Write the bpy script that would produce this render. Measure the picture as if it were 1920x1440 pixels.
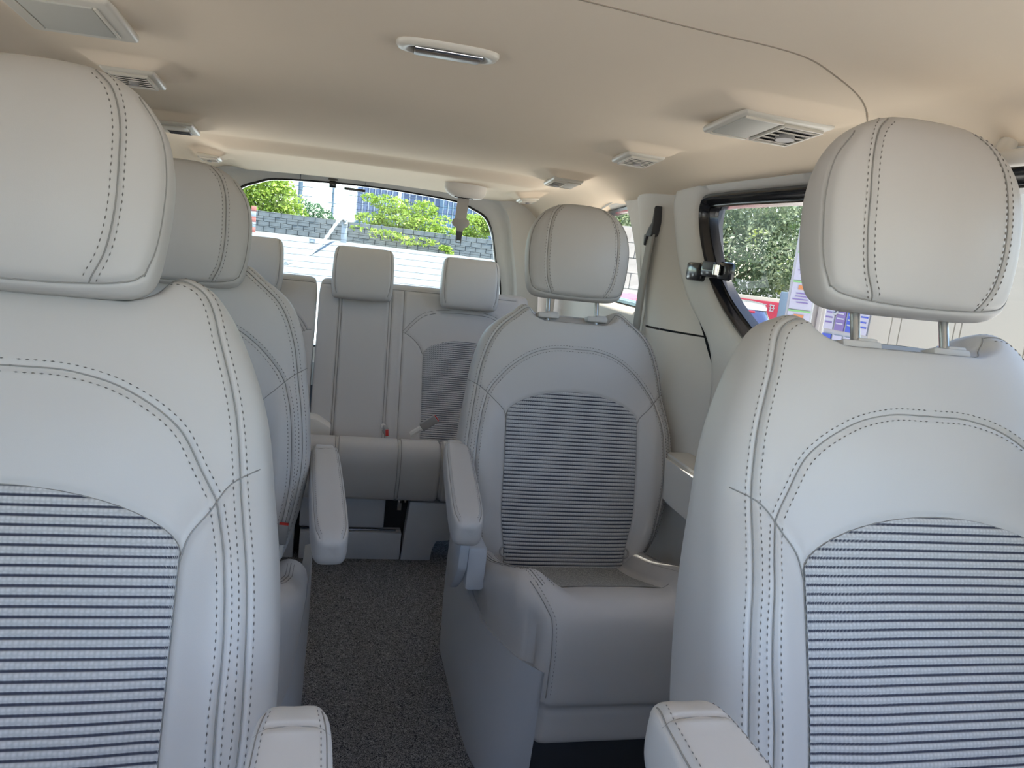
import bpy, bmesh, math, random
import numpy as np
from mathutils import Vector, Matrix
random.seed(7); np.random.seed(7)
D = bpy.data; SC = bpy.context.scene; COL = SC.collection
R = math.radians; PI = math.pi
for o in list(D.objects): D.objects.remove(o)

# ------------------------------------------------------------------ camera
FPX = 1420.0
ZC = 1.17
ROWS = ((0.97101324, -0.067722, -0.22923137), (-0.21238623, 0.19553018, -0.95742365), (0.1096603, 0.97835662, 0.17547917))
cd = D.cameras.new('camera'); cam = D.objects.new('camera', cd); COL.objects.link(cam)
cd.sensor_fit = 'HORIZONTAL'; cd.sensor_width = 36.0; cd.lens = FPX / 1920 * 36.0
cd.clip_start = 0.02; cd.clip_end = 2000
m4 = Matrix((ROWS[0] + (0.0,), ROWS[1] + (0.0,), ROWS[2] + (ZC,), (0, 0, 0, 1)))
cam.matrix_world = m4; SC.camera = cam

def ray(px, py):
    v = Vector((px - 960, 720 - py, -FPX)); return Vector([sum(r[i] * v[i] for i in range(3)) for r in ROWS])
def at(px, py, Y):                       # a sight line of the photograph followed to distance Y
    d = ray(px, py); return Vector((0, 0, ZC)) + d * (Y / d.y)

# ------------------------------------------------------------------ sky, sun, exposure
W = D.worlds.new('World'); SC.world = W; W.use_nodes = True
nt = W.node_tree; bg = nt.nodes['Background']
sky = nt.nodes.new('ShaderNodeTexSky'); sky.sky_type = 'NISHITA'; sky.sun_disc = False
SUN_EL, SUN_AZ = 75.0, 125.0            # azimuth measured from +Y towards +X
sky.sun_elevation = R(SUN_EL); sky.sun_rotation = R(SUN_AZ); sky.air_density = 1.0; sky.dust_density = 0.7; sky.ozone_density = 1.0
nt.links.new(sky.outputs[0], bg.inputs['Color']); bg.inputs['Strength'].default_value = 0.64
sl = D.lights.new('sun', 'SUN'); sl.energy = 15.0; sl.angle = R(0.6); sl.color = (1.0, 0.95, 0.87)
so = D.objects.new('sun', sl); COL.objects.link(so)
sdir = Vector((math.sin(R(SUN_AZ)) * math.cos(R(SUN_EL)), math.cos(R(SUN_AZ)) * math.cos(R(SUN_EL)), math.sin(R(SUN_EL))))
so.rotation_euler = sdir.to_track_quat('Z', 'Y').to_euler(); so.location = (0, 0, 6)
vs = SC.view_settings; vs.view_transform = 'Standard'; vs.look = 'None'; vs.gamma = 1.0; vs.use_curve_mapping = False
vs.exposure = 0.6
SC.display_settings.display_device = 'sRGB'
SC.cycles.max_bounces = 10; SC.cycles.diffuse_bounces = 8; SC.cycles.transparent_max_bounces = 12
def portal(name, loc, rot, sx, sy):
    l = D.lights.new(name, 'AREA'); l.shape = 'RECTANGLE'; l.size = sx; l.size_y = sy
    try: l.cycles.is_portal = True
    except Exception: pass
    o = D.objects.new(name, l); o.location = loc; o.rotation_euler = rot; COL.objects.link(o)
portal('portal_windshield', (0.13, -0.92, 1.20), (R(-140), 0, 0), 1.7, 0.85)
portal('portal_rear', (0.09, 3.66, 1.12), (R(-90), 0, 0), 1.3, 0.6)
portal('portal_right', (1.10, 0.7, 1.16), (0, R(90), 0), 0.5, 2.6)
portal('portal_left', (-0.84, 0.7, 1.16), (0, R(-90), 0), 0.5, 2.6)

# ------------------------------------------------------------------ materials
def srgb(r, g, b):
    f = lambda c: (c / 255 / 12.92) if c / 255 <= 0.04045 else ((c / 255 + 0.055) / 1.055) ** 2.4
    return (f(r), f(g), f(b), 1)
def mat(name, col, rough=0.5, noise=None, bump=None, metal=0.0, spec=0.5, sub=None, coat=0.0):
    m = D.materials.new(name); m.use_nodes = True; n = m.node_tree; b = n.nodes['Principled BSDF']
    b.inputs['Base Color'].default_value = col; b.inputs['Roughness'].default_value = rough
    b.inputs['Metallic'].default_value = metal; b.inputs['Specular IOR Level'].default_value = spec
    b.inputs['Coat Weight'].default_value = coat
    tc = n.nodes.new('ShaderNodeTexCoord')
    if noise:
        sc_, amt = noise
        t = n.nodes.new('ShaderNodeTexNoise'); t.inputs['Scale'].default_value = sc_; t.inputs['Detail'].default_value = 4
        n.links.new(tc.outputs['Object'], t.inputs['Vector'])
        mr = n.nodes.new('ShaderNodeMapRange'); mr.inputs[1].default_value = 0.3; mr.inputs[2].default_value = 0.7
        mr.inputs[3].default_value = 1 - amt; mr.inputs[4].default_value = 1 + amt; n.links.new(t.outputs[0], mr.inputs[0])
        mx = n.nodes.new('ShaderNodeMix'); mx.data_type = 'RGBA'; mx.blend_type = 'MULTIPLY'; mx.inputs[0].default_value = 1
        mx.inputs[6].default_value = col; n.links.new(mr.outputs[0], mx.inputs[7]); n.links.new(mx.outputs[2], b.inputs['Base Color'])
    if bump:
        sc_, st, dist = bump
        v = n.nodes.new('ShaderNodeTexVoronoi'); v.inputs['Scale'].default_value = sc_
        n.links.new(tc.outputs['Object'], v.inputs['Vector'])
        bp = n.nodes.new('ShaderNodeBump'); bp.inputs['Strength'].default_value = st; bp.inputs['Distance'].default_value = dist
        n.links.new(v.outputs[0], bp.inputs['Height']); n.links.new(bp.outputs[0], b.inputs['Normal'])
    return m
M = {}
M['leather'] = mat('pale_leather', (0.50, 0.480, 0.462, 1), 0.48, (3, 0.02), (900, 0.08, 0.0004), spec=0.4)
M['seam'] = mat('seam_groove_shade', (0.27, 0.26, 0.245, 1), 0.8)  # dark tubes stand in for shade inside the narrow seam grooves
M['stitch'] = mat('stitch_thread', (0.17, 0.155, 0.145, 1), 0.8)
M['trim'] = mat('pale_trim_plastic', (0.68, 0.655, 0.61, 1), 0.55, (2, 0.015), (700, 0.06, 0.0004), spec=0.35)
M['trim_dark'] = mat('mid_grey_trim_plastic', (0.33, 0.33, 0.335, 1), 0.5, (2, 0.02), (700, 0.08, 0.0004), spec=0.4)
M['cover'] = mat('grey_side_cover_plastic', (0.46, 0.47, 0.49, 1), 0.38, (2, 0.02), None, spec=0.5)
M['headliner'] = mat('beige_headliner', (0.80, 0.68, 0.535, 1), 0.95, (1.5, 0.02), (1200, 0.12, 0.0005), spec=0.1)
M['shaded_cloth'] = mat('shaded_cloth_edge', (0.26, 0.21, 0.155, 1), 0.9)  # headliner brown with the shade put into the colour
M['smoked'] = mat('smoked_lamp_lens', (0.15, 0.12, 0.095, 1), 0.3)
M['fixture'] = mat('white_fixture_plastic', (0.62, 0.58, 0.50, 1), 0.35, spec=0.5)
M['black'] = mat('black_rubber', (0.012, 0.012, 0.014, 1), 0.35, spec=0.5)
M['gloss_black'] = mat('gloss_black_plastic', (0.01, 0.01, 0.012, 1), 0.15, spec=0.6)
M['dark'] = mat('dark_grey_plastic', (0.05, 0.05, 0.055, 1), 0.5)
M['chrome'] = mat('chrome', (0.8, 0.8, 0.8, 1), 0.12, metal=1.0)
M['steel'] = mat('dull_steel', (0.40, 0.40, 0.39, 1), 0.28, metal=0.95)
M['red'] = mat('red_button', (0.55, 0.03, 0.02, 1), 0.4)
M['belt'] = mat('grey_webbing', (0.36, 0.345, 0.325, 1), 0.8, None, (900, 0.3, 0.0006))
M['buckle'] = mat('grey_buckle', (0.30, 0.29, 0.28, 1), 0.45)
M['lens'] = mat('frosted_lens', (0.46, 0.45, 0.40, 1), 0.5, spec=0.4)

def carpet():
    m = mat('charcoal_loop_carpet', (0.02, 0.02, 0.025, 1), 0.95, spec=0.1); n = m.node_tree; b = n.nodes['Principled BSDF']
    tc = n.nodes.new('ShaderNodeTexCoord')
    t = n.nodes.new('ShaderNodeTexNoise'); t.inputs['Scale'].default_value = 230; t.inputs['Detail'].default_value = 3; t.inputs['Distortion'].default_value = 2.5
    n.links.new(tc.outputs['Object'], t.inputs['Vector'])
    cr = n.nodes.new('ShaderNodeValToRGB'); e = cr.color_ramp.elements
    e[0].position = 0.42; e[0].color = (0.014, 0.015, 0.019, 1); e[1].position = 0.62; e[1].color = (0.52, 0.51, 0.51, 1)
    n.links.new(t.outputs[0], cr.inputs[0]); n.links.new(cr.outputs[0], b.inputs['Base Color'])
    bp = n.nodes.new('ShaderNodeBump'); bp.inputs['Strength'].default_value = 0.9; bp.inputs['Distance'].default_value = 0.006
    n.links.new(t.outputs[0], bp.inputs['Height']); n.links.new(bp.outputs[0], b.inputs['Normal'])
    return m
M['carpet'] = carpet()
def fabric():
    # ribbed seat fabric: the attribute 'rib' is 0 in a groove and 1 on a rib; dots woven along each rib; faint stains
    m = mat('ribbed_fabric', (0.5, 0.5, 0.5, 1), 0.85, spec=0.15); n = m.node_tree; b = n.nodes['Principled BSDF']
    a = n.nodes.new('ShaderNodeAttribute'); a.attribute_name = 'rib'
    uv = n.nodes.new('ShaderNodeUVMap')
    vo = n.nodes.new('ShaderNodeTexVoronoi'); vo.inputs['Scale'].default_value = 1.0; vo.inputs['Randomness'].default_value = 0.25
    mp = n.nodes.new('ShaderNodeMapping'); mp.inputs['Scale'].default_value = (190, 190, 1)
    n.links.new(uv.outputs[0], mp.inputs[0]); n.links.new(mp.outputs[0], vo.inputs['Vector'])
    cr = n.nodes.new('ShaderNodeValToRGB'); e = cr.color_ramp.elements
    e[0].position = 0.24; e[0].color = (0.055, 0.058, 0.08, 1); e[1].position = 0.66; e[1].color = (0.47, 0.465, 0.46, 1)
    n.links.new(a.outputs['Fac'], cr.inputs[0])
    mr = n.nodes.new('ShaderNodeMapRange'); mr.inputs[1].default_value = 0.15; mr.inputs[2].default_value = 0.55; mr.inputs[3].default_value = 1.12; mr.inputs[4].default_value = 0.86
    n.links.new(vo.outputs['Distance'], mr.inputs[0])
    mx = n.nodes.new('ShaderNodeMix'); mx.data_type = 'RGBA'; mx.blend_type = 'MULTIPLY'; mx.inputs[0].default_value = 1
    n.links.new(cr.outputs[0], mx.inputs[6]); n.links.new(mr.outputs[0], mx.inputs[7]); n.links.new(mx.outputs[2], b.inputs['Base Color'])
    bp = n.nodes.new('ShaderNodeBump'); bp.inputs['Strength'].default_value = 0.4; bp.inputs['Distance'].default_value = 0.001; bp.invert = True
    n.links.new(vo.outputs['Distance'], bp.inputs['Height']); n.links.new(bp.outputs[0], b.inputs['Normal'])
    return m
M['fabric'] = fabric()
def seatcloth():
    m = mat('seat_cloth', (0.3, 0.3, 0.3, 1), 0.9, spec=0.1); n = m.node_tree; b = n.nodes['Principled BSDF']
    tc = n.nodes.new('ShaderNodeTexCoord'); v = n.nodes.new('ShaderNodeTexVoronoi'); v.inputs['Scale'].default_value = 260
    n.links.new(tc.outputs['Object'], v.inputs['Vector'])
    cr = n.nodes.new('ShaderNodeValToRGB'); e = cr.color_ramp.elements
    e[0].position = 0.2; e[0].color = (0.48, 0.47, 0.44, 1); e[1].position = 0.6; e[1].color = (0.25, 0.25, 0.245, 1)
    n.links.new(v.outputs['Distance'], cr.inputs[0]); n.links.new(cr.outputs[0], b.inputs['Base Color'])
    return m
M['seatcloth'] = seatcloth()
def glass(name, tint, gl=0.05):
    m = D.materials.new(name); m.use_nodes = True; n = m.node_tree; n.nodes.clear()
    o = n.nodes.new('ShaderNodeOutputMaterial'); t = n.nodes.new('ShaderNodeBsdfTransparent'); t.inputs[0].default_value = tint
    g = n.nodes.new('ShaderNodeBsdfGlossy'); g.inputs['Roughness'].default_value = 0.02
    fr = n.nodes.new('ShaderNodeFresnel'); fr.inputs[0].default_value = 1.25
    mx = n.nodes.new('ShaderNodeMixShader'); n.links.new(fr.outputs[0], mx.inputs[0])
    n.links.new(t.outputs[0], mx.inputs[1]); n.links.new(g.outputs[0], mx.inputs[2]); n.links.new(mx.outputs[0], o.inputs[0])
    return m
M['glass_rear'] = glass('rear_glass', (0.62, 0.74, 0.76, 1))
M['glass_side'] = glass('side_glass', (0.47, 0.48, 0.465, 1))
M['glass_quarter'] = glass('quarter_glass', (0.85, 0.84, 0.80, 1))
M['glass_front'] = glass('front_door_glass', (0.85, 0.87, 0.86, 1))

# ------------------------------------------------------------------ mesh helpers
def mesh_np(name, verts, faces, smooth=True):
    me = D.meshes.new(name); me.from_pydata([tuple(v) for v in np.asarray(verts, float).tolist()], [], faces)
    if smooth: me.polygons.foreach_set('use_smooth', [True] * len(me.polygons))
    me.update(); return me
def quads(nr, nc, wrap=False, off=0):
    f = []
    for i in range(nr - 1):
        for j in range(nc if wrap else nc - 1):
            j2 = (j + 1) % nc
            f.append((off + i * nc + j, off + i * nc + j2, off + (i + 1) * nc + j2, off + (i + 1) * nc + j))
    return f
def ob(name, me, m=None, parent=None, loc=(0, 0, 0), rot=(0, 0, 0), kind=None, label=None):
    o = D.objects.new(name, me); COL.objects.link(o)
    if m is not None and len(me.materials) == 0: me.materials.append(m)
    o.parent = parent; o.location = loc; o.rotation_euler = rot
    if kind: o['kind'] = kind
    if label: o['label'] = label
    return o
def thing(name, label, cat, loc=(0, 0, 0), rot=(0, 0, 0), group=None, kind=None):
    o = D.objects.new(name, None); COL.objects.link(o); o.location = loc; o.rotation_euler = rot; o.empty_display_size = 0.05
    if label: o['label'] = label
    if cat: o['category'] = cat
    if group: o['group'] = group
    if kind: o['kind'] = kind
    return o
def tag(o, label, cat, group=None):
    o['label'] = label; o['category'] = cat
    if group: o['group'] = group
    return o
class B:
    """collects boxes, tubes and prisms into one mesh"""
    def __init__(s): s.bm = bmesh.new()
    def box(s, c, size, bev=0.0, rot=None, seg=2):
        b2 = bmesh.new(); bmesh.ops.create_cube(b2, size=1)
        bmesh.ops.scale(b2, vec=size, verts=b2.verts)
        if bev > 0: bmesh.ops.bevel(b2, geom=b2.edges[:] , offset=bev, segments=seg, affect='EDGES', profile=0.5)
        if rot is not None: bmesh.ops.rotate(b2, cent=(0, 0, 0), matrix=rot, verts=b2.verts)
        bmesh.ops.translate(b2, vec=c, verts=b2.verts)
        s.merge(b2); return s
    def merge(s, b2):
        me = D.meshes.new('t'); b2.to_mesh(me); b2.free(); s.bm.from_mesh(me); D.meshes.remove(me)
    def tube(s, pts, r, n=8, cap=True, sx=1.0):
        pts = [Vector(p) for p in pts]; rs = r if isinstance(r, (list, tuple)) else [r] * len(pts)
        prev = None; up0 = Vector((0, 0, 1)); nx = None
        for i, p in enumerate(pts):
            t = (pts[min(i + 1, len(pts) - 1)] - pts[max(i - 1, 0)]).normalized()
            if nx is None:
                a = up0 if abs(t.z) < 0.95 else Vector((1, 0, 0)); nx = t.cross(a).normalized()
            else: nx = (nx - t * nx.dot(t)).normalized()
            ny = t.cross(nx)
            ring = [s.bm.verts.new(p + (nx * math.cos(2 * PI * k / n) * sx + ny * math.sin(2 * PI * k / n)) * rs[i]) for k in range(n)]
            if prev:
                for k in range(n): s.bm.faces.new((prev[k], prev[(k + 1) % n], ring[(k + 1) % n], ring[k]))
            elif cap: s.bm.faces.new(ring[::-1])
            prev = ring
        if cap: s.bm.faces.new(prev)
        return s
    def prism(s, poly, h0, h1, axis='z', bev=0.0):
        """poly: 2D outline; axis: extrusion axis. x -> poly is (y,z); y -> (x,z); z -> (x,y)"""
        b2 = bmesh.new()
        f = {'x': lambda p, h: (h, p[0], p[1]), 'y': lambda p, h: (p[0], h, p[1]), 'z': lambda p, h: (p[0], p[1], h)}[axis]
        a = [b2.verts.new(f(p, h0)) for p in poly]; c = [b2.verts.new(f(p, h1)) for p in poly]
        b2.faces.new(a[::-1]); b2.faces.new(c)
        for i in range(len(poly)): b2.faces.new((a[i], a[(i + 1) % len(poly)], c[(i + 1) % len(poly)], c[i]))
        bmesh.ops.recalc_face_normals(b2, faces=b2.faces)
        if bev > 0:
            bmesh.ops.bevel(b2, geom=b2.edges[:], offset=bev, segments=2, affect='EDGES', profile=0.5)
        s.merge(b2); return s
    def mesh(s, name, smooth=False, angle=None):
        bmesh.ops.recalc_face_normals(s.bm, faces=s.bm.faces)
        me = D.meshes.new(name); s.bm.to_mesh(me); s.bm.free()
        if smooth or angle:
            me.polygons.foreach_set('use_smooth', [True] * len(me.polygons))
            if angle: me.set_sharp_from_angle(angle=R(angle))
        me.update(); return me
def build(name, b, m, parent=None, smooth=False, angle=40, **k):
    return ob(name, b.mesh(name, smooth, angle), m, parent, **k)

def catmull(P, n=12, closed=False):
    P = np.asarray(P, float); out = []; N = len(P)
    rng = range(N) if closed else range(N - 1)
    for i in rng:
        p1, p2 = P[i], P[(i + 1) % N]
        p0 = P[(i - 1) % N] if (closed or i > 0) else 2 * p1 - p2
        p3 = P[(i + 2) % N] if (closed or i < N - 2) else 2 * p2 - p1
        # centripetal-ish tangents limited by chord lengths
        d1 = np.linalg.norm(p2 - p1) + 1e-9; d0 = np.linalg.norm(p1 - p0) + 1e-9; d2 = np.linalg.norm(p3 - p2) + 1e-9
        m1 = ((p1 - p0) / d0 * d1 + (p2 - p1) * d0 / d1 * (d1 / d0)) * 0.5 if False else (p2 - p0) / (d0 + d1) * d1
        m2 = (p3 - p1) / (d1 + d2) * d1
        for t in np.linspace(0, 1, n, endpoint=False):
            out.append((2 * t**3 - 3 * t**2 + 1) * p1 + (t**3 - 2 * t**2 + t) * m1 + (-2 * t**3 + 3 * t**2) * p2 + (t**3 - t**2) * m2)
    if not closed: out.append(P[-1])
    return np.array(out)
def resample(P, n, closed=False):
    P = np.asarray(P, float)
    if closed: P = np.vstack([P, P[:1]])
    d = np.r_[0, np.cumsum(np.linalg.norm(np.diff(P, axis=0), axis=1))]
    t = np.linspace(0, d[-1], n + 1 if closed else n)
    Q = np.stack([np.interp(t, d, P[:, k]) for k in range(P.shape[1])], 1)
    return Q[:-1] if closed else Q
def offset2(P, d):
    T = np.gradient(P, axis=0); T /= np.linalg.norm(T, axis=1)[:, None] + 1e-12
    return P + d * np.stack([-T[:, 1], T[:, 0]], 1)
def sm(x, a, b):
    t = np.clip((np.asarray(x, float) - a) / (b - a), 0, 1); return t * t * (3 - 2 * t)
def distpath(u, v, P):
    d = np.full(u.shape, 9.0)
    for a, b in zip(P[:-1], P[1:]):
        ab = b - a; L = ab @ ab + 1e-12
        t = np.clip(((u - a[0]) * ab[0] + (v - a[1]) * ab[1]) / L, 0, 1)
        d = np.minimum(d, np.hypot(u - a[0] - t * ab[0], v - a[1] - t * ab[1]))
    return d

class Pad:
    """upholstered pad. local frame: x = u across, z = v along, -y = w out of the front face.
    knots: (half width, v, front thickness, back thickness)"""
    def __init__(s, knots, p=3.0, mid=-0.06, feat=None, back=None, nseg=14, pb=3.0, soft=0.0):
        K = catmull(np.array(knots, float), nseg); K[:, 0] = np.maximum(K[:, 0], 1e-4); K[:, 2:] = np.maximum(K[:, 2:], 1e-4)
        s.K = K; s.p = p; s.pb = pb; s.mid = mid; s.feat = feat; s.seams = []; s.vfeat = None; s.uoff = None
    def prof(s, v):
        K = s.K; i = np.arange(len(K)); 
        # monotone in v where it matters (front face): take max-width envelope
        o = np.argsort(K[:, 1], kind='stable')
        return np.interp(v, K[o, 1], K[o, 0]), np.interp(v, K[o, 1], K[o, 2])
    def w(s, u, v):
        u = np.asarray(u, float); v = np.asarray(v, float)
        Wv, T = s.prof(v); q = np.clip(np.abs(u / Wv), 0, 0.999)
        w = s.mid + T * (1 - q ** s.p) ** (1 / s.p)
        if s.feat is not None: w = w + s.feat(u, v)
        return w
    def mesh(s, name, nv=150, nf=150, nb=40, groove=0.0022, gw=0.0035, puff=0.0012):
        K = resample(s.K, nv)
        a = np.linspace(-1, 1, nf + 1); g = 0.6 * np.sin(a * PI / 2) + 0.4 * a
        # push samples towards the rim so the side wraps smoothly
        ang = np.linspace(0, PI, nb + 1)[1:-1]
        V = []
        for Wd, v, T, Tb in K:
            u = g * Wd; w = s.mid + T * np.clip(1 - np.abs(g) ** s.p, 0, 1) ** (1 / s.p)
            if s.feat is not None: w = w + s.feat(u, np.full_like(u, v)) * np.clip(T / 0.02, 0, 1)
            c = np.cos(ang); sn = np.sin(ang)
            ub = Wd * np.sign(c) * np.abs(c) ** (2 / s.pb); wb = s.mid - Tb * np.abs(sn) ** (2 / s.pb)
            V.append(np.stack([np.r_[u, ub], np.r_[w, wb], np.full(len(u) + len(ub), v)], 1))
        V = np.array(V); shp = V.shape; V = V.reshape(-1, 3)
        isf = np.tile(np.r_[np.ones(nf + 1), np.zeros(len(ang))], len(K)) > 0
        if s.seams and groove > 0:
            dm = np.full(isf.sum(), 9.0)
            for P in s.seams: dm = np.minimum(dm, distpath(V[isf, 0], V[isf, 2], P))
            V[isf, 1] += puff * np.exp(-(dm / 0.016) ** 2) * 1.6 - (groove + puff * 1.6) * np.exp(-(dm / gw) ** 2)
        X = V.copy()
        if s.vfeat is not None: X = s.vfeat(X)
        nc = shp[1]; n = shp[0]
        P = np.stack([X[:, 0], -X[:, 1], X[:, 2]], 1)
        F = quads(n, nc, True)
        F = [f[::-1] for f in F]
        c0 = P[:nc].mean(0); c1 = P[-nc:].mean(0); P = np.vstack([P, c0, c1]); i0 = n * nc
        F += [(i0, j, (j + 1) % nc) for j in range(nc)] + [(i0 + 1, (n - 1) * nc + (j + 1) % nc, (n - 1) * nc + j) for j in range(nc)]
        return mesh_np(name, P, F)
    def pts(s, P, lift=0.0006):
        P = np.asarray(P, float)
        X = np.stack([P[:, 0], s.w(P[:, 0], P[:, 1]) + lift, P[:, 1]], 1)
        if s.vfeat is not None: X = s.vfeat(X)
        return np.stack([X[:, 0], -X[:, 1], X[:, 2]], 1)
def tubes_np(paths, r, n=5):
    V = []; F = []
    for P in paths:
        P = np.asarray(P, float)
        if len(P) < 2: continue
        T = np.gradient(P, axis=0); T /= np.linalg.norm(T, axis=1)[:, None] + 1e-12
        a = np.array([0, -1.0, 0.13]); N1 = np.cross(T, a); N1 /= np.linalg.norm(N1, axis=1)[:, None] + 1e-9; N2 = np.cross(T, N1)
        o = len(V) and sum(len(x) for x in V); ring = []
        for k in range(n):
            c, s_ = math.cos(2 * PI * k / n), math.sin(2 * PI * k / n); ring.append(P + r * (N1 * c + N2 * s_))
        Q = np.stack(ring, 1).reshape(-1, 3); V.append(Q); F += quads(len(P), n, True, o)
        F += [tuple(o + k for k in range(n))[::-1], tuple(o + (len(P) - 1) * n + k for k in range(n))]
    return np.vstack(V), F
def stitches_np(paths, pitch=0.0085, ln=0.0052, wd=0.0012, off0=0):
    V = []; F = []; o = off0
    for P in paths:
        P = np.asarray(P, float); d = np.r_[0, np.cumsum(np.linalg.norm(np.diff(P, axis=0), axis=1))]
        c = np.arange(pitch, d[-1] - pitch * 0.5, pitch)
        if not len(c): continue
        A = np.stack([np.interp(c - ln / 2, d, P[:, k]) for k in range(3)], 1); Bq = np.stack([np.interp(c + ln / 2, d, P[:, k]) for k in range(3)], 1)
        T = Bq - A; T /= np.linalg.norm(T, axis=1)[:, None] + 1e-9
        S = np.cross(T, np.array([0, -1, 0.2])); S /= np.linalg.norm(S, axis=1)[:, None] + 1e-9; N = np.cross(S, T)
        for a, b, t, s_, n_ in zip(A, Bq, T, S, N):
            mid = (a + b) / 2
            V += [a, b, mid + s_ * wd * 0.55 , mid - s_ * wd * 0.55, mid + n_ * wd * 0.7, mid - n_ * wd * 0.7]
            F += [(o, o + 2, o + 4), (o, o + 4, o + 3), (o, o + 3, o + 5), (o, o + 5, o + 2), (o + 1, o + 4, o + 2), (o + 1, o + 3, o + 4), (o + 1, o + 5, o + 3), (o + 1, o + 2, o + 5)]
            o += 6
    return np.array(V), F
def stitch_meshes(name, pad, seams, doubles, off=0.0075, r=0.0009, pitch=0.0085, wd=0.0016):
    """dark tubes for the groove shade along every seam, dashes on both sides of the double-stitched ones"""
    V1, F1 = tubes_np([pad.pts(P, -0.0008) for P in seams], r, 5)
    me = mesh_np(name, V1, F1); me.materials.append(M['seam'])
    st = []
    for P in doubles:
        Q = resample(P, max(8, int(len(P))))
        st += [pad.pts(offset2(Q, off), 0.0021), pad.pts(offset2(Q, -off), 0.0021)]
    me2 = None
    if st:
        V2, F2 = stitches_np(st, pitch, pitch * 0.62, wd); me2 = mesh_np(name + '_dash', V2, F2, False); me2.materials.append(M['stitch'])
    return me, me2
def mir(P): P = np.array(P, float); return np.stack([-P[:, 0], P[:, 1]], 1)

# ------------------------------------------------------------------ captain seat meshes (shared by the four seats)
def panel_mesh(name, surf, corner_u, corner_v, top_v, taper, pitch=0.0105, v0=0.0, ns=72, lift=0.0026, bow=0.0):
    nt_ = int((top_v - v0) / pitch * 9)
    V = []; rib = []; UV = []
    sx = 0.75 * np.sin(np.linspace(-1, 1, ns) * PI / 2) + 0.25 * np.linspace(-1, 1, ns)
    vt = cv_ = corner_v + (top_v - corner_v) * np.clip(1 - np.abs(sx) ** 1.9, 0, 1) ** (1 / 1.7)
    for i in range(nt_ + 1):
        v = v0 + (vt - v0) * i / nt_
        u = sx * corner_u * np.array([taper(min(x_, corner_v)) for x_ in v])
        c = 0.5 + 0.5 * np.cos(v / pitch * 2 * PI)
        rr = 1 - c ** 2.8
        edge = np.maximum(np.exp(-((1 - np.abs(sx)) * corner_u / 0.004) ** 2), np.exp(-((vt - v) / 0.004) ** 2))
        w = surf(u, v) + lift + 0.0022 * rr - 0.0030 * edge
        V.append(np.stack([u, -w, v], 1)); rib.append(rr); UV.append(np.stack([u, v], 1))
    V = np.vstack(V); rib = np.concatenate(rib); UV = np.vstack(UV)
    me = mesh_np(name, V, quads(nt_ + 1, ns))
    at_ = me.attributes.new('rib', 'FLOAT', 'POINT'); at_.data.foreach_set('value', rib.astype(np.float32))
    uvl = me.uv_layers.new(name='UVMap'); li = np.empty(len(me.loops), np.int32); me.loops.foreach_get('vertex_index', li)
    uvl.data.foreach_set('uv', UV[li].astype(np.float32).ravel()); me.materials.append(M['fabric']); return me

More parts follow.
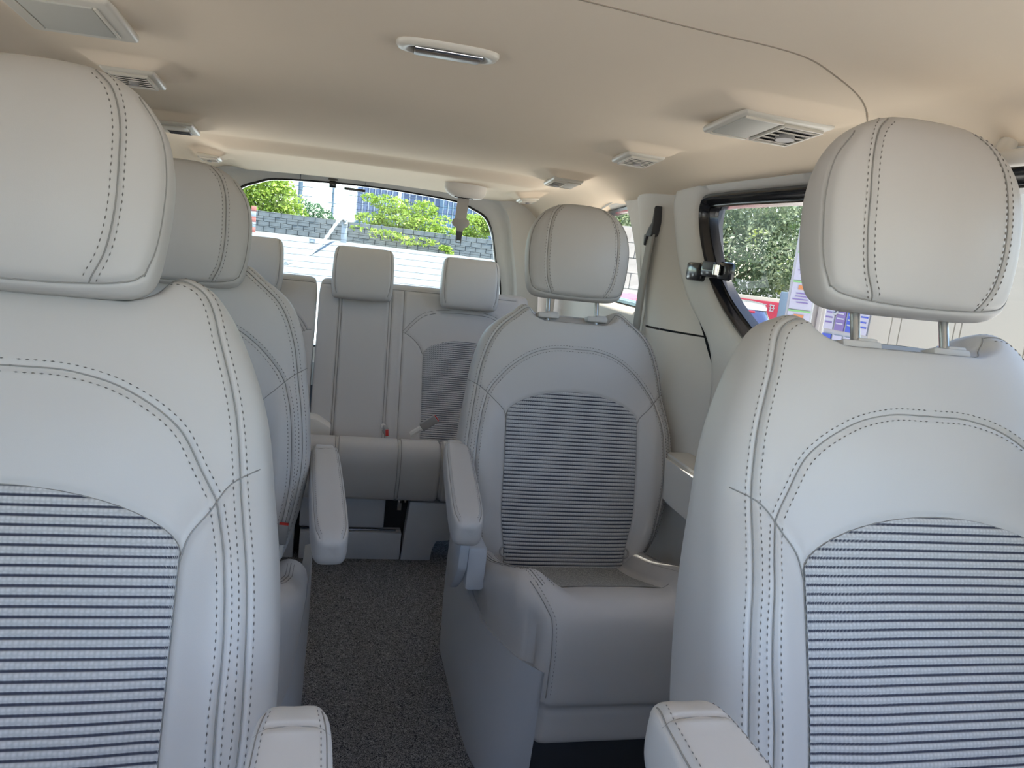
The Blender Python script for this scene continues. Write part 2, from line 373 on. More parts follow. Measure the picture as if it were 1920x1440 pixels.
def captain_design(tagname, sh=0.145, cu=0.188, cv=0.402, tv=0.472, hires=True, ext=0.022, wd=0.010, low=0.0, mid=-0.085, pw=3.6, pin=0.0, jn=0.0):
    e = lambda v: v + ext * float(sm(v, 0.50, 0.68))
    wk = lambda w_, v: w_ + wd * float(sm(v, 0.10, 0.3)) + (wd * 1.2) * float(sm(v, 0.40, 0.56)) * (1 - float(sm(v, 0.655, 0.68))) - low * (1 - float(sm(v, 0.1, 0.3)))
    kn = [(0.0, -0.06, 0.0, 0.0), (0.16, -0.06, 0.03, 0.03), (0.205, -0.045, 0.055, 0.05), (0.235, 0.0, 0.068, 0.06), (0.270, 0.08, 0.075, 0.065), (0.290, 0.17, 0.078, 0.065), (0.297, 0.27, 0.078, 0.06),
          (0.290, 0.37, 0.074, 0.055), (0.274, 0.46, 0.068, 0.05), (0.251, 0.55, 0.060, 0.045), (0.218, 0.62, 0.052, 0.04), (sh + 0.03, 0.672, 0.042, 0.034), (sh, 0.694, 0.028, 0.025), (sh * 0.6, 0.703, 0.012, 0.012), (0.0, 0.705, 0.0, 0.0)]
    kn = [(wk(a, v) if a > 0.17 else a, e(v), c + (-mid - 0.068) * min(1, c / 0.05), d * 0.8) for a, v, c, d in kn]
    def feat(u, v):
        au = np.abs(u)
        bol = 0.034 * sm(au, cu - 0.015, cu + 0.055) * sm(v, -0.02, 0.10) * (1 - sm(v, 0.36, 0.50))
        lum = 0.008 * np.exp(-((v - 0.14) / 0.14) ** 2) * (1 - sm(au, 0.1, cu)) - 0.010 * (1 - sm(au, 0.05, cu + 0.02)) * sm(v, 0.2, 0.33) * (1 - sm(v, 0.40, 0.5))
        head = 0.006 * np.exp(-((v - 0.535) / 0.05) ** 2) * (1 - sm(au, 0.1, 0.2))
        scoop = -0.022 * sm(v, 0.664 + ext * .9, 0.680 + ext) * (1 - sm(au, sh - 0.035, sh - 0.005))
        return bol + lum + head + scoop
    pad = Pad(kn, p=pw, mid=mid, feat=feat, pb=4)
    def vf(X):
        X = X.copy(); u = np.abs(X[:, 0]); dip = 1 - sm(u, sh - 0.06, sh + 0.01)
        X[:, 2] -= 0.034 * dip * sm(X[:, 2], 0.62 + ext, 0.70 + ext)
        return X
    pad.vfeat = vf
    bw = wd * 0.5 - jn
    arch = catmull([(0, 0.592), (0.06, 0.590), (0.12, 0.573), (0.178, 0.534), (0.220 + bw, 0.482), (0.238 + bw, 0.452)], 10)
    bol = catmull([(0.238 + bw, 0.452), (0.254 + bw, 0.39), (0.262 + bw, 0.31), (0.262 + bw, 0.22), (0.252, 0.12), (0.236, 0.03)], 10)
    cross = catmull([(0.272 + 1.4 * wd - pin, 0.490), (0.250 + wd * .6 - jn, 0.470), (0.222, 0.438), (cu + 0.008, 0.412), (cu, cv - 0.01)], 8)
    per = catmull([(wk(a, v) - pin * float(1 - sm(v, 0.5, 0.64)) if a > 0.17 else a, e(v)) for a, v in [(sh - 0.012, 0.689), (sh + 0.016, 0.666), (0.196, 0.615), (0.230, 0.55), (0.256, 0.46), (0.275, 0.37), (0.281, 0.27), (0.274, 0.17), (0.255, 0.08), (0.238, 0.03)]], 10)
    carve = catmull([(sh - 0.012, e(0.690)), (sh - 0.028, e(0.676)), (sh - 0.05, e(0.668)), (0, e(0.666))], 8)
    pan = []
    tp = lambda v: 0.90 + 0.10 * float(sm(v, 0.0, 0.16))
    for k in range(0, 9): pan.append((cu * tp(k * cv / 8), k * cv / 8))
    for k in range(1, 13):
        vv = cv + (tv - cv) * math.sin(k / 12 * PI / 2); pan.append((cu * math.sqrt(max(0, 1 - ((vv - cv) / (tv - cv)) ** 1.7)) ** 1.05, vv))
    pan = np.array(pan)
    S = []
    for P in (arch, bol, cross, per, carve, pan): S += [P, mir(P)]
    pad.seams = S
    D_ = []
    for P in (arch, bol, per): D_ += [P, mir(P)]
    me = pad.mesh('backrest_' + tagname, nv=250 if hires else 150, nf=230 if hires else 140, nb=30)
    me.materials.append(M['leather'])
    seam, dash = stitch_meshes('stitching', pad, S, D_)
    base = lambda u, v: pad.w(u, v)
    fab = panel_mesh('fabric_panel', base, cu, cv, tv, tp, v0=-0.03)
    return dict(pad=pad, back=me, seam=seam, dash=dash, fab=fab, sh=sh)

def headrest_design():
    kn = [(0, 0.0, 0, 0), (0.092, 0.0, 0.012, 0.02), (0.122, 0.006, 0.028, 0.045), (0.137, 0.024, 0.044, 0.065), (0.145, 0.07, 0.054, 0.075), (0.149, 0.12, 0.057, 0.070), (0.147, 0.16, 0.056, 0.062),
          (0.136, 0.20, 0.051, 0.052), (0.112, 0.234, 0.040, 0.042), (0.078, 0.256, 0.026, 0.028), (0.038, 0.266, 0.012, 0.014), (0, 0.268, 0, 0)]
    def feat(u, v):
        return -0.008 * np.exp(-((v - 0.04) / 0.03) ** 2) * 0 + 0.006 * np.exp(-((v - 0.12) / 0.07) ** 2) * (1 - sm(np.abs(u), 0.02, 0.11))
    pad = Pad(kn, p=3.0, mid=-0.052, feat=feat, pb=2.8)
    dbl = catmull([(0.060, 0.259), (0.083, 0.235), (0.097, 0.195), (0.101, 0.14), (0.100, 0.09), (0.092, 0.045), (0.076, 0.012)], 10)
    side = catmull([(0.108, 0.234), (0.134, 0.195), (0.1445, 0.15), (0.1445, 0.10), (0.139, 0.055), (0.130, 0.026)], 10)
    bot = catmull([(-0.1305, 0.028), (-0.118, 0.019), (-0.08, 0.012), (0, 0.009), (0.08, 0.012), (0.118, 0.019), (0.1305, 0.028)], 10)
    pad.seams = [dbl, mir(dbl), side, mir(side), bot]
    me = pad.mesh('headrest_cushion', nv=150, nf=130, nb=40, groove=0.0018); me.materials.append(M['leather'])
    seam, dash = stitch_meshes('headrest_stitching', pad, pad.seams, [dbl, mir(dbl)], off=0.0065)
    return dict(pad=pad, me=me, seam=seam, dash=dash)

def cushion_design():
    # profile (y,z): rear -> front edge -> apron; local to the seat root, y grows rearwards, front is negative
    prof = catmull([(0.03, 0.325), (-0.10, 0.352), (-0.25, 0.402), (-0.37, 0.446), (-0.425, 0.452), (-0.462, 0.425), (-0.476, 0.37), (-0.478, 0.30), (-0.475, 0.238), (-0.462, 0.222), (-0.464, 0.205), (-0.464, 0.192), (-0.462, 0.142), (-0.450, 0.132)], 9)
    prof = resample(prof, 120)
    d = np.r_[0, np.cumsum(np.linalg.norm(np.diff(prof, axis=0), axis=1))]
    T = np.gradient(prof, axis=0); T /= np.linalg.norm(T, axis=1)[:, None]
    N = np.stack([T[:, 1], -T[:, 0]], 1)                 # outward: up on top, forward on the apron
    hw = np.interp(-prof[:, 0], [-0.03, 0.15, 0.24, 0.32, 0.38, 0.43, 0.46, 0.48], [0.268, 0.270, 0.264, 0.250, 0.233, 0.208, 0.194, 0.190])
    V = []
    nu = 121
    s = np.linspace(-1, 1, nu)
    for (y, z), n, h, dd in zip(prof, N, hw, d):
        top = 1 - float(sm(dd, 0.40, 0.50))
        u = s * h; au = np.abs(u)
        hh = (0.045 * sm(au, h - 0.125, h - 0.045)) * top + 0.004 * (1 - sm(au, 0.05, 0.16)) * top
        r_ = 0.045; q = np.clip((au - (h - r_)) / r_, 0, 1); hh = hh - r_ * (1 - np.sqrt(np.clip(1 - q * q, 0, 1)))
        # seam grooves
        for su, wdt in ((h - 0.10, 1.0),): hh = hh - 0.0035 * np.exp(-((au - su) / 0.004) ** 2) * top
        hh = hh - 0.003 * np.exp(-((au - (h - 0.022)) / 0.004) ** 2) * (1 - top)
        row = np.stack([u, y + n[0] * hh, z + n[1] * hh], 1)
        # skirts down the sides
        depth = 0.17 if top > 0.5 else 0.03
        if top > 0.01: sk = np.array([0, -0.17 * 1.0]) ; 
        else: sk = np.array([0.10, 0.0])
        sk = top * np.array([0.0, -0.17]) + (1 - top) * np.array([0.12, 0.0])
        L = []; Rr = []
        for k in (1.0, 0.75, 0.5, 0.25, 0.1):
            for row_, lst, s_ in ((row[0], L, -1), (row[-1], Rr, 1)):
                ty = max(row_[1] + 0.01, -0.40); tz = min(row_[2] - 0.01, 0.22)
                lst.append((s_ * h * (1 - 0.05 * k), row_[1] * (1 - k) + ty * k, row_[2] * (1 - k) + tz * k))
        V.append(np.vstack([L, row, Rr[::-1]]))
    V = np.array(V); nr, nc, _ = V.shape
    me = mesh_np('seat_cushion', V.reshape(-1, 3), quads(nr, nc)); me.materials.append(M['leather'])
    # woven centre panel lying in the well
    W_ = []; i0, i1 = 3, int(np.argmin(np.abs(d - 0.375)))
    for i in range(i0, i1 + 1):
        h = hw[i]; u = np.linspace(-1, 1, 41) * (h - 0.102)
        hh = 0.004 * (1 - sm(np.abs(u), 0.05, 0.16)) + 0.0015 - 0.003 * np.exp(-((h - 0.102 - np.abs(u)) / 0.006) ** 2)
        W_.append(np.stack([u, prof[i, 0] + N[i, 0] * hh, prof[i, 1] + N[i, 1] * hh], 1))
    W_ = np.array(W_); me2 = mesh_np('woven_seat_panel', W_.reshape(-1, 3), quads(W_.shape[0], 41)); me2.materials.append(M['seatcloth'])
    # seams: bolster double line and the apron verticals
    def P3(i, u):
        h = hw[i]; top = 1 - float(sm(d[i], 0.40, 0.50)); au = abs(u)
        hh = 0.045 * float(sm(au, h - 0.125, h - 0.045)) * top; q = min(1, max(0, (au - (h - 0.045)) / 0.045)); hh -= 0.045 * (1 - math.sqrt(max(0, 1 - q * q)))
        return (u, prof[i, 0] + N[i, 0] * (hh + 0.0008), prof[i, 1] + N[i, 1] * (hh + 0.0008))
    paths = []; dash = []
    for sg in (-1, 1):
        for off, tgt in ((0.038, paths), (0.031, dash), (0.045, dash), (0.066, dash)):
            tgt.append([P3(i, sg * (hw[i] - off)) for i in range(6, int(np.argmin(np.abs(d - 0.46))))])
        for off, tgt in ((0.022, paths), (0.030, dash)):
            tgt.append([P3(i, sg * (hw[i] - off)) for i in range(int(np.argmin(np.abs(d - 0.44))), int(np.argmin(np.abs(d - 0.70))))])
    for dd in (0.375,):
        i = int(np.argmin(np.abs(d - dd))); paths.append([P3(i, u) for u in np.linspace(-(hw[i] - 0.10), hw[i] - 0.10, 40)])
    V1, F1 = tubes_np(paths, 0.001, 5); ms = mesh_np('cushion_seam', V1, F1); ms.materials.append(M['seam'])
    V2, F2 = stitches_np(dash, 0.0085, 0.0055, 0.0014); md = mesh_np('cushion_dash', V2, F2, False); md.materials.append(M['stitch'])
    return dict(me=me, panel=me2, seam=ms, dash=md)

def arm_design(L=0.46):
    kn = [(0, 0, 0, 0), (0.018, 0.0, 0.014, 0.02), (0.028, 0.008, 0.024, 0.035), (0.034, 0.03, 0.032, 0.045), (0.0375, 0.08, 0.034, 0.050), (0.038, 0.2, 0.034, 0.050), (0.036, L * 0.78, 0.034, 0.048), (0.033, L - 0.035, 0.032, 0.044), (0.027, L - 0.008, 0.024, 0.034), (0.016, L, 0.014, 0.02), (0, L, 0, 0)]
    pad = Pad(kn, p=4.0, mid=0.0, feat=lambda u, v: 0.0 * u, pb=4)
    s1 = catmull([(0.022, 0.012), (0.029, 0.04), (0.0315, 0.1), (0.0315, 0.25), (0.029, L - 0.06), (0.024, L - 0.014)], 8)
    ends = catmull([(-0.031, L - 0.05), (0, L - 0.047), (0.031, L - 0.05)], 6)
    pad.seams = [s1, mir(s1), ends]
    me = pad.mesh('armrest_pad', nv=100, nf=50, nb=30, groove=0.001, gw=0.003); me.materials.append(M['leather'])
    seam, dash = stitch_meshes('armrest_stitching', pad, pad.seams, [], r=0.0008)
    st = [pad.pts(offset2(P, k), 0.0018) for P in (s1,) for k in (0.005,)] + [pad.pts(offset2(mir(s1), -0.005), 0.0018)]
    V2, F2 = stitches_np(st, 0.0085, 0.005, 0.0012); dash = mesh_np('armrest_dash', V2, F2, False); dash.materials.append(M['stitch'])
    return dict(me=me, seam=seam, dash=dash)

def cover_mesh(sgn):
    """moulded plastic side cover of a captain seat on its aisle side; root-local, sgn=-1 aisle to the left"""
    zl = [0.0, 0.04, 0.12, 0.20, 0.25, 0.285, 0.300, 0.300, 0.288]
    tl = [0.0, 0.05, 0.4, 0.65, 0.82, 0.93, 0.985, 1.0, 1.0]
    plan_b = catmull([(-0.292, 0.17), (-0.290, -0.05), (-0.286, -0.26), (-0.270, -0.36), (-0.235, -0.425), (-0.180, -0.452)], 10)   # x, y along the floor
    plan_t = catmull([(-0.300, 0.17), (-0.296, 0.02), (-0.284, -0.16), (-0.262, -0.29), (-0.225, -0.40), (-0.178, -0.470)], 10)
    n = 60; pb = resample(plan_b, n); pt = resample(plan_t, n)
    rows = []
    q = np.linspace(0, 1, n)
    topz = np.interp(q, [0, 0.12, 0.25, 0.45, 0.62, 0.80, 1.0], [0.40, 0.39, 0.345, 0.31, 0.300, 0.305, 0.31])
    for z_, t_ in zip(zl, tl):
        k = z_ / 0.300
        P = pb * (1 - t_) + pt * t_
        # crease: the upper face leans inward behind a diagonal ridge
        zz = topz * k
        lean = 0.006 * sm(k, 0.45, 1.0) * (1 - sm(q, 0.7, 1.0))
        inner = 0.02 if z_ == 0.288 else 0.0
        rows.append(np.stack([P[:, 0] + lean + inner, P[:, 1] + inner, zz], 1))
    V = np.array(rows); V[:, :, 0] *= -sgn
    F = quads(V.shape[0], n)
    # front return
    fr = V[:, -1, :].copy(); fr2 = fr.copy(); fr2[:, 0] += (-sgn) * 0.012 * 1; fr2[:, 1] += 0.10
    V2 = np.vstack([V.reshape(-1, 3), fr2]); o = V.shape[0] * n
    for i in range(V.shape[0] - 1): F.append((i * n + n - 1, (i + 1) * n + n - 1, o + i + 1, o + i))
    me = mesh_np('side_cover', V2, F); me.set_sharp_from_angle(angle=R(50)); me.materials.append(M['cover']); return me

CAP_MID = captain_design('mid', sh=0.140)
CAP_FRONT = captain_design('front', sh=0.158, cu=0.196, cv=0.393, tv=0.462, ext=0.036, wd=0.008, low=-0.018, mid=-0.11, pw=4.0, pin=0.014, jn=0.014)
HR = headrest_design(); CU = cushion_design(); ARM = arm_design()

def post_mesh():
    b = B(); b.tube([(0, 0, -0.03), (0, 0, 0.10)], 0.0065, 14); return b.mesh('headrest_post', angle=40)
def sleeve_mesh():
    b = B(); b.box((0, 0, 0.006), (0.062, 0.034, 0.016), 0.005); b.box((0.012, 0.0, 0.014), (0.030, 0.026, 0.008), 0.003); return b.mesh('post_sleeve', angle=40)
def hinge_mesh():
    b = B(); b.prism([(-0.045, 0.0), (-0.05, 0.10), (-0.035, 0.155), (0.0, 0.175), (0.03, 0.16), (0.045, 0.10), (0.05, 0.0), (0.02, -0.03), (-0.02, -0.03)], -0.012, 0.012, 'x', 0.006); return b.mesh('h', angle=40)
POST = post_mesh(); POST.materials.append(M['steel']); SLEEVE = sleeve_mesh(); SLEEVE.materials.append(M['leather']); HINGE = hinge_mesh(); HINGE.materials.append(M['cover'])

def captain(name, label, root, rec, zb, cap, hr_v, hr_w, hr_rec, aisle, arms, group, hr_post=True, cover=True, hr_s=1.0):
    t = thing(name, label, 'seat', (root[0], root[1], 0), group=group)
    r = -R(rec)
    bk = ob('backrest', cap['back'], None, t, (0, 0, zb), (r, 0, 0))
    ob('fabric_panel', cap['fab'], None, bk, label='grey ribbed fabric panel with dark grooves')
    ob('seam', cap['seam'], None, bk, kind='stuff'); ob('stitching', cap['dash'], None, bk, kind='stuff')
    for s in (-1, 1):
        b = B(); pts = [(s * 0.172 + 0.011 * math.cos(a), -cap['pad'].w(np.array([s * 0.172]), np.array([0.035]))[0] - 0.002, 0.035 + 0.013 * math.sin(a)) for a in np.linspace(0, 2 * PI, 18)]
        b.tube(pts, 0.0028, 6, cap=False)
        build('anchor_ring', b, M['buckle'], bk, smooth=True)
    # headrest
    cr, sr = math.cos(R(rec)), math.sin(R(rec))
    y = hr_v * sr - hr_w * cr; z = zb + hr_v * cr + hr_w * sr
    h = ob('headrest', HR['me'], None, t, (0, y, z), (-R(hr_rec), 0, 0)); h.scale = (hr_s, 1, 1)
    ob('seam', HR['seam'], None, h, kind='stuff'); ob('stitching', HR['dash'], None, h, kind='stuff')
    for s in (-1, 1):
        yb = 0.668 * sr + 0.062 * cr; zz = zb + 0.684 * cr - 0.06 * sr
        ob('headrest_post', POST, None, t, (s * 0.072, yb, zz), (r, 0, 0))
        ob('post_sleeve', SLEEVE, None, t, (s * 0.072, yb, zz - 0.004), (r, 0, 0))
    # seat cushion
    c = ob('seat_cushion', CU['me'], None, t); c.location = (0.052 if (aisle > 0 and root[1] > 1) else 0, 0, zb - 0.34 + (0.015 if aisle > 0 else 0))
    ob('woven_seat_panel', CU['panel'], None, c, label='grey woven cloth centre of the seat cushion')
    ob('seam', CU['seam'], None, c, kind='stuff'); ob('stitching', CU['dash'], None, c, kind='stuff')
    if cover:
        ob('side_cover', cover_mesh(aisle), None, t, (0.032 if aisle > 0 else 0, 0, 0), label='grey plastic side cover on the aisle side')
        b = B(); b.box((0, -0.20, 0.07), (0.34, 0.40, 0.14), 0.01); build('seat_frame', b, M['dark'], t)
    # armrests: (side, rear end x,y,z, front end x,y,z)
    for (s, a, f) in arms:
        a = Vector(a); f = Vector(f); d = (a - f); L = d.length; d.normalize()
        # pad frame: z(v) along f->a, -y(w) up
        up = Vector((0, 0, 1)); up = (up - d * up.dot(d)).normalized(); x = (-up).cross(d) ; x = (-up).cross(d).normalized()
        mt = Matrix((x, -up, d)).transposed().to_4x4(); mt.translation = f
        o = ob('armrest', ARM['me'], None, t); o.matrix_local = mt @ Matrix.Scale(L / 0.46, 4, (0, 0, 1)) @ Matrix.Scale(1.0 if (root[1] > 1 or aisle > 0) else 1.12, 4, (1, 0, 0))
        ob('seam', ARM['seam'], None, o, kind='stuff'); ob('stitching', ARM['dash'], None, o, kind='stuff')
        if cover and s == aisle and root[0] > 0:
            bx = f.x + (-s) * 0.012
            b = B(); b.prism([(0.03, 0.37), (-0.01, 0.42), (-0.015, 0.48), (0.0, 0.51), (0.03, 0.52), (0.07, 0.50), (0.11, 0.42), (0.12, 0.34), (0.08, 0.33)], bx - 0.012, bx + 0.012, 'x', 0.007)
            o = build('armrest_bracket', b, M['cover'], t); o.location = (0, f.y + 0.10, 0)
            b = B(); b.prism([(-0.04, 0.36), (-0.04, 0.47), (0.06, 0.47), (0.06, 0.36)], bx + (-s) * 0.012, bx + (-s) * 0.06, 'x', 0.01)
            o = build('bracket_block', b, M['cover'], t); o.location = (0, f.y + 0.14, 0)
    return t

# ------------------------------------------------------------------ cabin shell
XC = 0.13; XR = 1.0; XL = 2 * XC - XR
me = mesh_np('floor', [(XL - .1, -1.0, 0), (XR + .1, -1.0, 0), (XR + .1, 3.75, 0), (XL - .1, 3.75, 0), (XL - .1, -1.0, -.1), (XR + .1, -1.0, -.1), (XR + .1, 3.75, -.1), (XL - .1, 3.75, -.1)],
             [(0, 1, 2, 3), (7, 6, 5, 4), (0, 4, 5, 1), (1, 5, 6, 2), (2, 6, 7, 3), (3, 7, 4, 0)], False)
ob('floor', me, M['carpet'], kind='structure', label='black looped carpet flecked with grey')

FIX = [  # ceiling fixtures: name, x, y, half sizes
    (-0.405, 1.28, 0.075, 0.085), (-0.440, 1.78, 0.05, 0.062), (-0.495, 2.49, 0.052, 0.070), (-0.50, 3.08, 0.04, 0.04),
    (0.716, 1.28, 0.085, 0.080), (0.718, 1.90, 0.05, 0.062), (0.715, 2.57, 0.052, 0.070), (0.72, 3.10, 0.04, 0.04)]
LINE = catmull([(-1.2, 0.80), (-0.9, 0.84), (-0.3, 0.89), (0.19, 0.909), (0.404, 0.934), (0.563, 0.952), (0.66, 1.01), (0.76, 1.09), (0.86, 1.20), (1.3, 1.7)], 8)
def ceil_z(X, Y):
    X = np.asarray(X, float); Y = np.asarray(Y, float)
    s = np.abs(X - XC) / 0.87
    z = 1.462 - 0.022 * sm(Y, 1.9, 2.7) - 0.034 * sm(Y, 2.79, 2.90) * (1 - sm(s, 0.62, 0.80)) - 0.018 * sm(Y, 2.9, 3.5)
    z = z - 0.014 * s ** 2 - 0.055 * sm(s, 0.80, 1.0) - (0.13 * sm(s, 0.66, 1.0) + 0.02 * s**2) * sm(Y, 2.75, 3.35)
    for (fx, fy, hx, hy) in FIX:
        # moulded pod: the cloth dives towards the fixture on its front side and rises gently behind it
        dx = (X - fx) / (hx * 1.5)
        z = z - 0.022 * np.exp(-dx ** 6) * sm(Y, fy - hy * 1.55, fy - hy * 1.02) * (1 - sm(Y, fy + hy * 0.9, fy + hy * 3.2))
    yl = np.interp(X, LINE[:, 0], LINE[:, 1])
    return z
xs = np.linspace(XL - 0.02, XR + 0.02, 240); ys = np.r_[np.linspace(-0.62, 0.75, 50)[:-1], np.linspace(0.75, 3.52, 430)]
XX, YY = np.meshgrid(xs, ys); ZZ = ceil_z(XX, YY)
me = mesh_np('ceiling', np.stack([XX, YY, ZZ], -1).reshape(-1, 3), [f[::-1] for f in quads(len(ys), len(xs))])
ob('ceiling', me, M['headliner'], kind='structure', label='beige cloth headliner')
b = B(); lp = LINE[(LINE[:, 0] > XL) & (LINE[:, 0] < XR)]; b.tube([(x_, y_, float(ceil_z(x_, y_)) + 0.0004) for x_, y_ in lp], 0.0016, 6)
build('trim_2', b, M['shaded_cloth'], kind='structure', label='thin shadow line of the seam across the front of the headliner')  # dark tube stands in for the brown shadow line at the seam
b = B(); b.prism([(-0.64, 1.49), (3.0, 1.50), (3.72, 1.44), (3.80, 1.42), (3.80, 1.44), (3.0, 1.53), (-0.64, 1.53)], XL - 0.10, XR + 0.10, 'x')
build('trim_1', b, M['fixture'], kind='structure', label='outer roof skin')

def ring_loft(name, loops, mt, parent=None, n=160, smooth_angle=60, **k):
    """loops: list of closed 3D loops with the same start and sense"""
    L = [resample(np.asarray(l, float), n, True) for l in loops]
    V = np.array(L); me = mesh_np(name, V.reshape(-1, 3), quads(len(L), n, True))
    me.set_sharp_from_angle(angle=R(smooth_angle))
    return ob(name, me, mt, parent, **k)
def xin(z): z = np.asarray(z, float); return 0.035 * np.clip((z - 1.0) / 0.4, 0, 1.2) ** 1.6
def side_loop(P, x, sgn):
    P = np.asarray(P, float); X = x - xin(P[:, 1])
    if sgn < 0: X = 2 * XC - X
    return np.stack([X, P[:, 0], P[:, 1]], 1)
def scale_loop(P, k):
    """offset a closed loop inwards by k"""
    P = np.asarray(P, float); N = len(P); T = np.roll(P, -1, 0) - np.roll(P, 1, 0); T /= np.linalg.norm(T, axis=1)[:, None] + 1e-9
    A = 0.5 * np.sum(P[:, 0] * np.roll(P[:, 1], -1) - np.roll(P[:, 0], -1) * P[:, 1]); s = 1 if A > 0 else -1
    return P + k * s * np.stack([-T[:, 1], T[:, 0]], 1)
def loopres(P, n=160, cm=6): return resample(catmull(P, cm, True), n, True)
def polyloop(P, n=160, r=None):
    return resample(np.asarray(P, float), n, True)

DOOR_OUT = [(2.225, 1.36), (2.215, 1.30), (2.19, 1.22), (2.146, 1.145), (2.10, 1.09), (2.06, 1.056), (1.973, 1.004), (1.91, 0.954), (1.875, 0.88), (1.865, 0.8), (1.865, 0.4), (1.865, 0.02), (0.60, 0.02), (0.60, 0.6), (0.60, 1.42), (1.50, 1.426), (2.12, 1.424), (2.19, 1.412)]
DOOR_WIN = [(2.045, 1.33), (2.035, 1.27), (2.001, 1.204), (1.954, 1.141), (1.87, 1.075), (1.753, 1.014), (1.62, 0.955), (1.50, 0.945), (0.9, 0.945), (0.74, 0.955), (0.71, 1.0), (0.71, 1.15), (0.71, 1.33), (0.75, 1.372), (1.10, 1.374), (1.53, 1.374), (1.97, 1.374), (2.03, 1.365)]
Q_OUT = [(3.46, 1.25), (3.49, 1.10), (3.52, 0.8), (3.52, 0.4), (3.52, 0.02), (2.9, 0.02), (2.40, 0.02), (2.36, 0.5), (2.37, 0.97), (2.44, 1.12), (2.50, 1.26), (2.56, 1.41), (2.8, 1.40), (3.1, 1.33), (3.3, 1.29)]
Q_WIN = [(3.00, 1.30), (3.02, 1.20), (3.02, 1.10), (2.99, 1.03), (2.92, 1.015), (2.8, 1.012), (2.6, 1.012), (2.46, 1.015), (2.42, 1.03), (2.42, 1.10), (2.46, 1.2), (2.50, 1.30), (2.54, 1.365), (2.62, 1.37), (2.8, 1.36), (2.94, 1.345)]
F_OUT = [(0.46, 1.41), (0.46, 1.2), (0.46, 0.9), (0.46, 0.4), (0.46, 0.02), (-0.2, 0.02), (-1.3, 0.02), (-1.3, 0.5), (-1.3, 0.93), (-0.95, 1.19), (-0.62, 1.42), (0.0, 1.42)]
F_WIN = [(0.38, 1.36), (0.38, 1.2), (0.38, 1.0), (0.30, 0.945), (0.0, 0.94), (-0.4, 0.94), (-0.90, 0.95), (-1.02, 0.98), (-0.94, 1.06), (-0.75, 1.22), (-0.55, 1.36), (0.0, 1.37)]
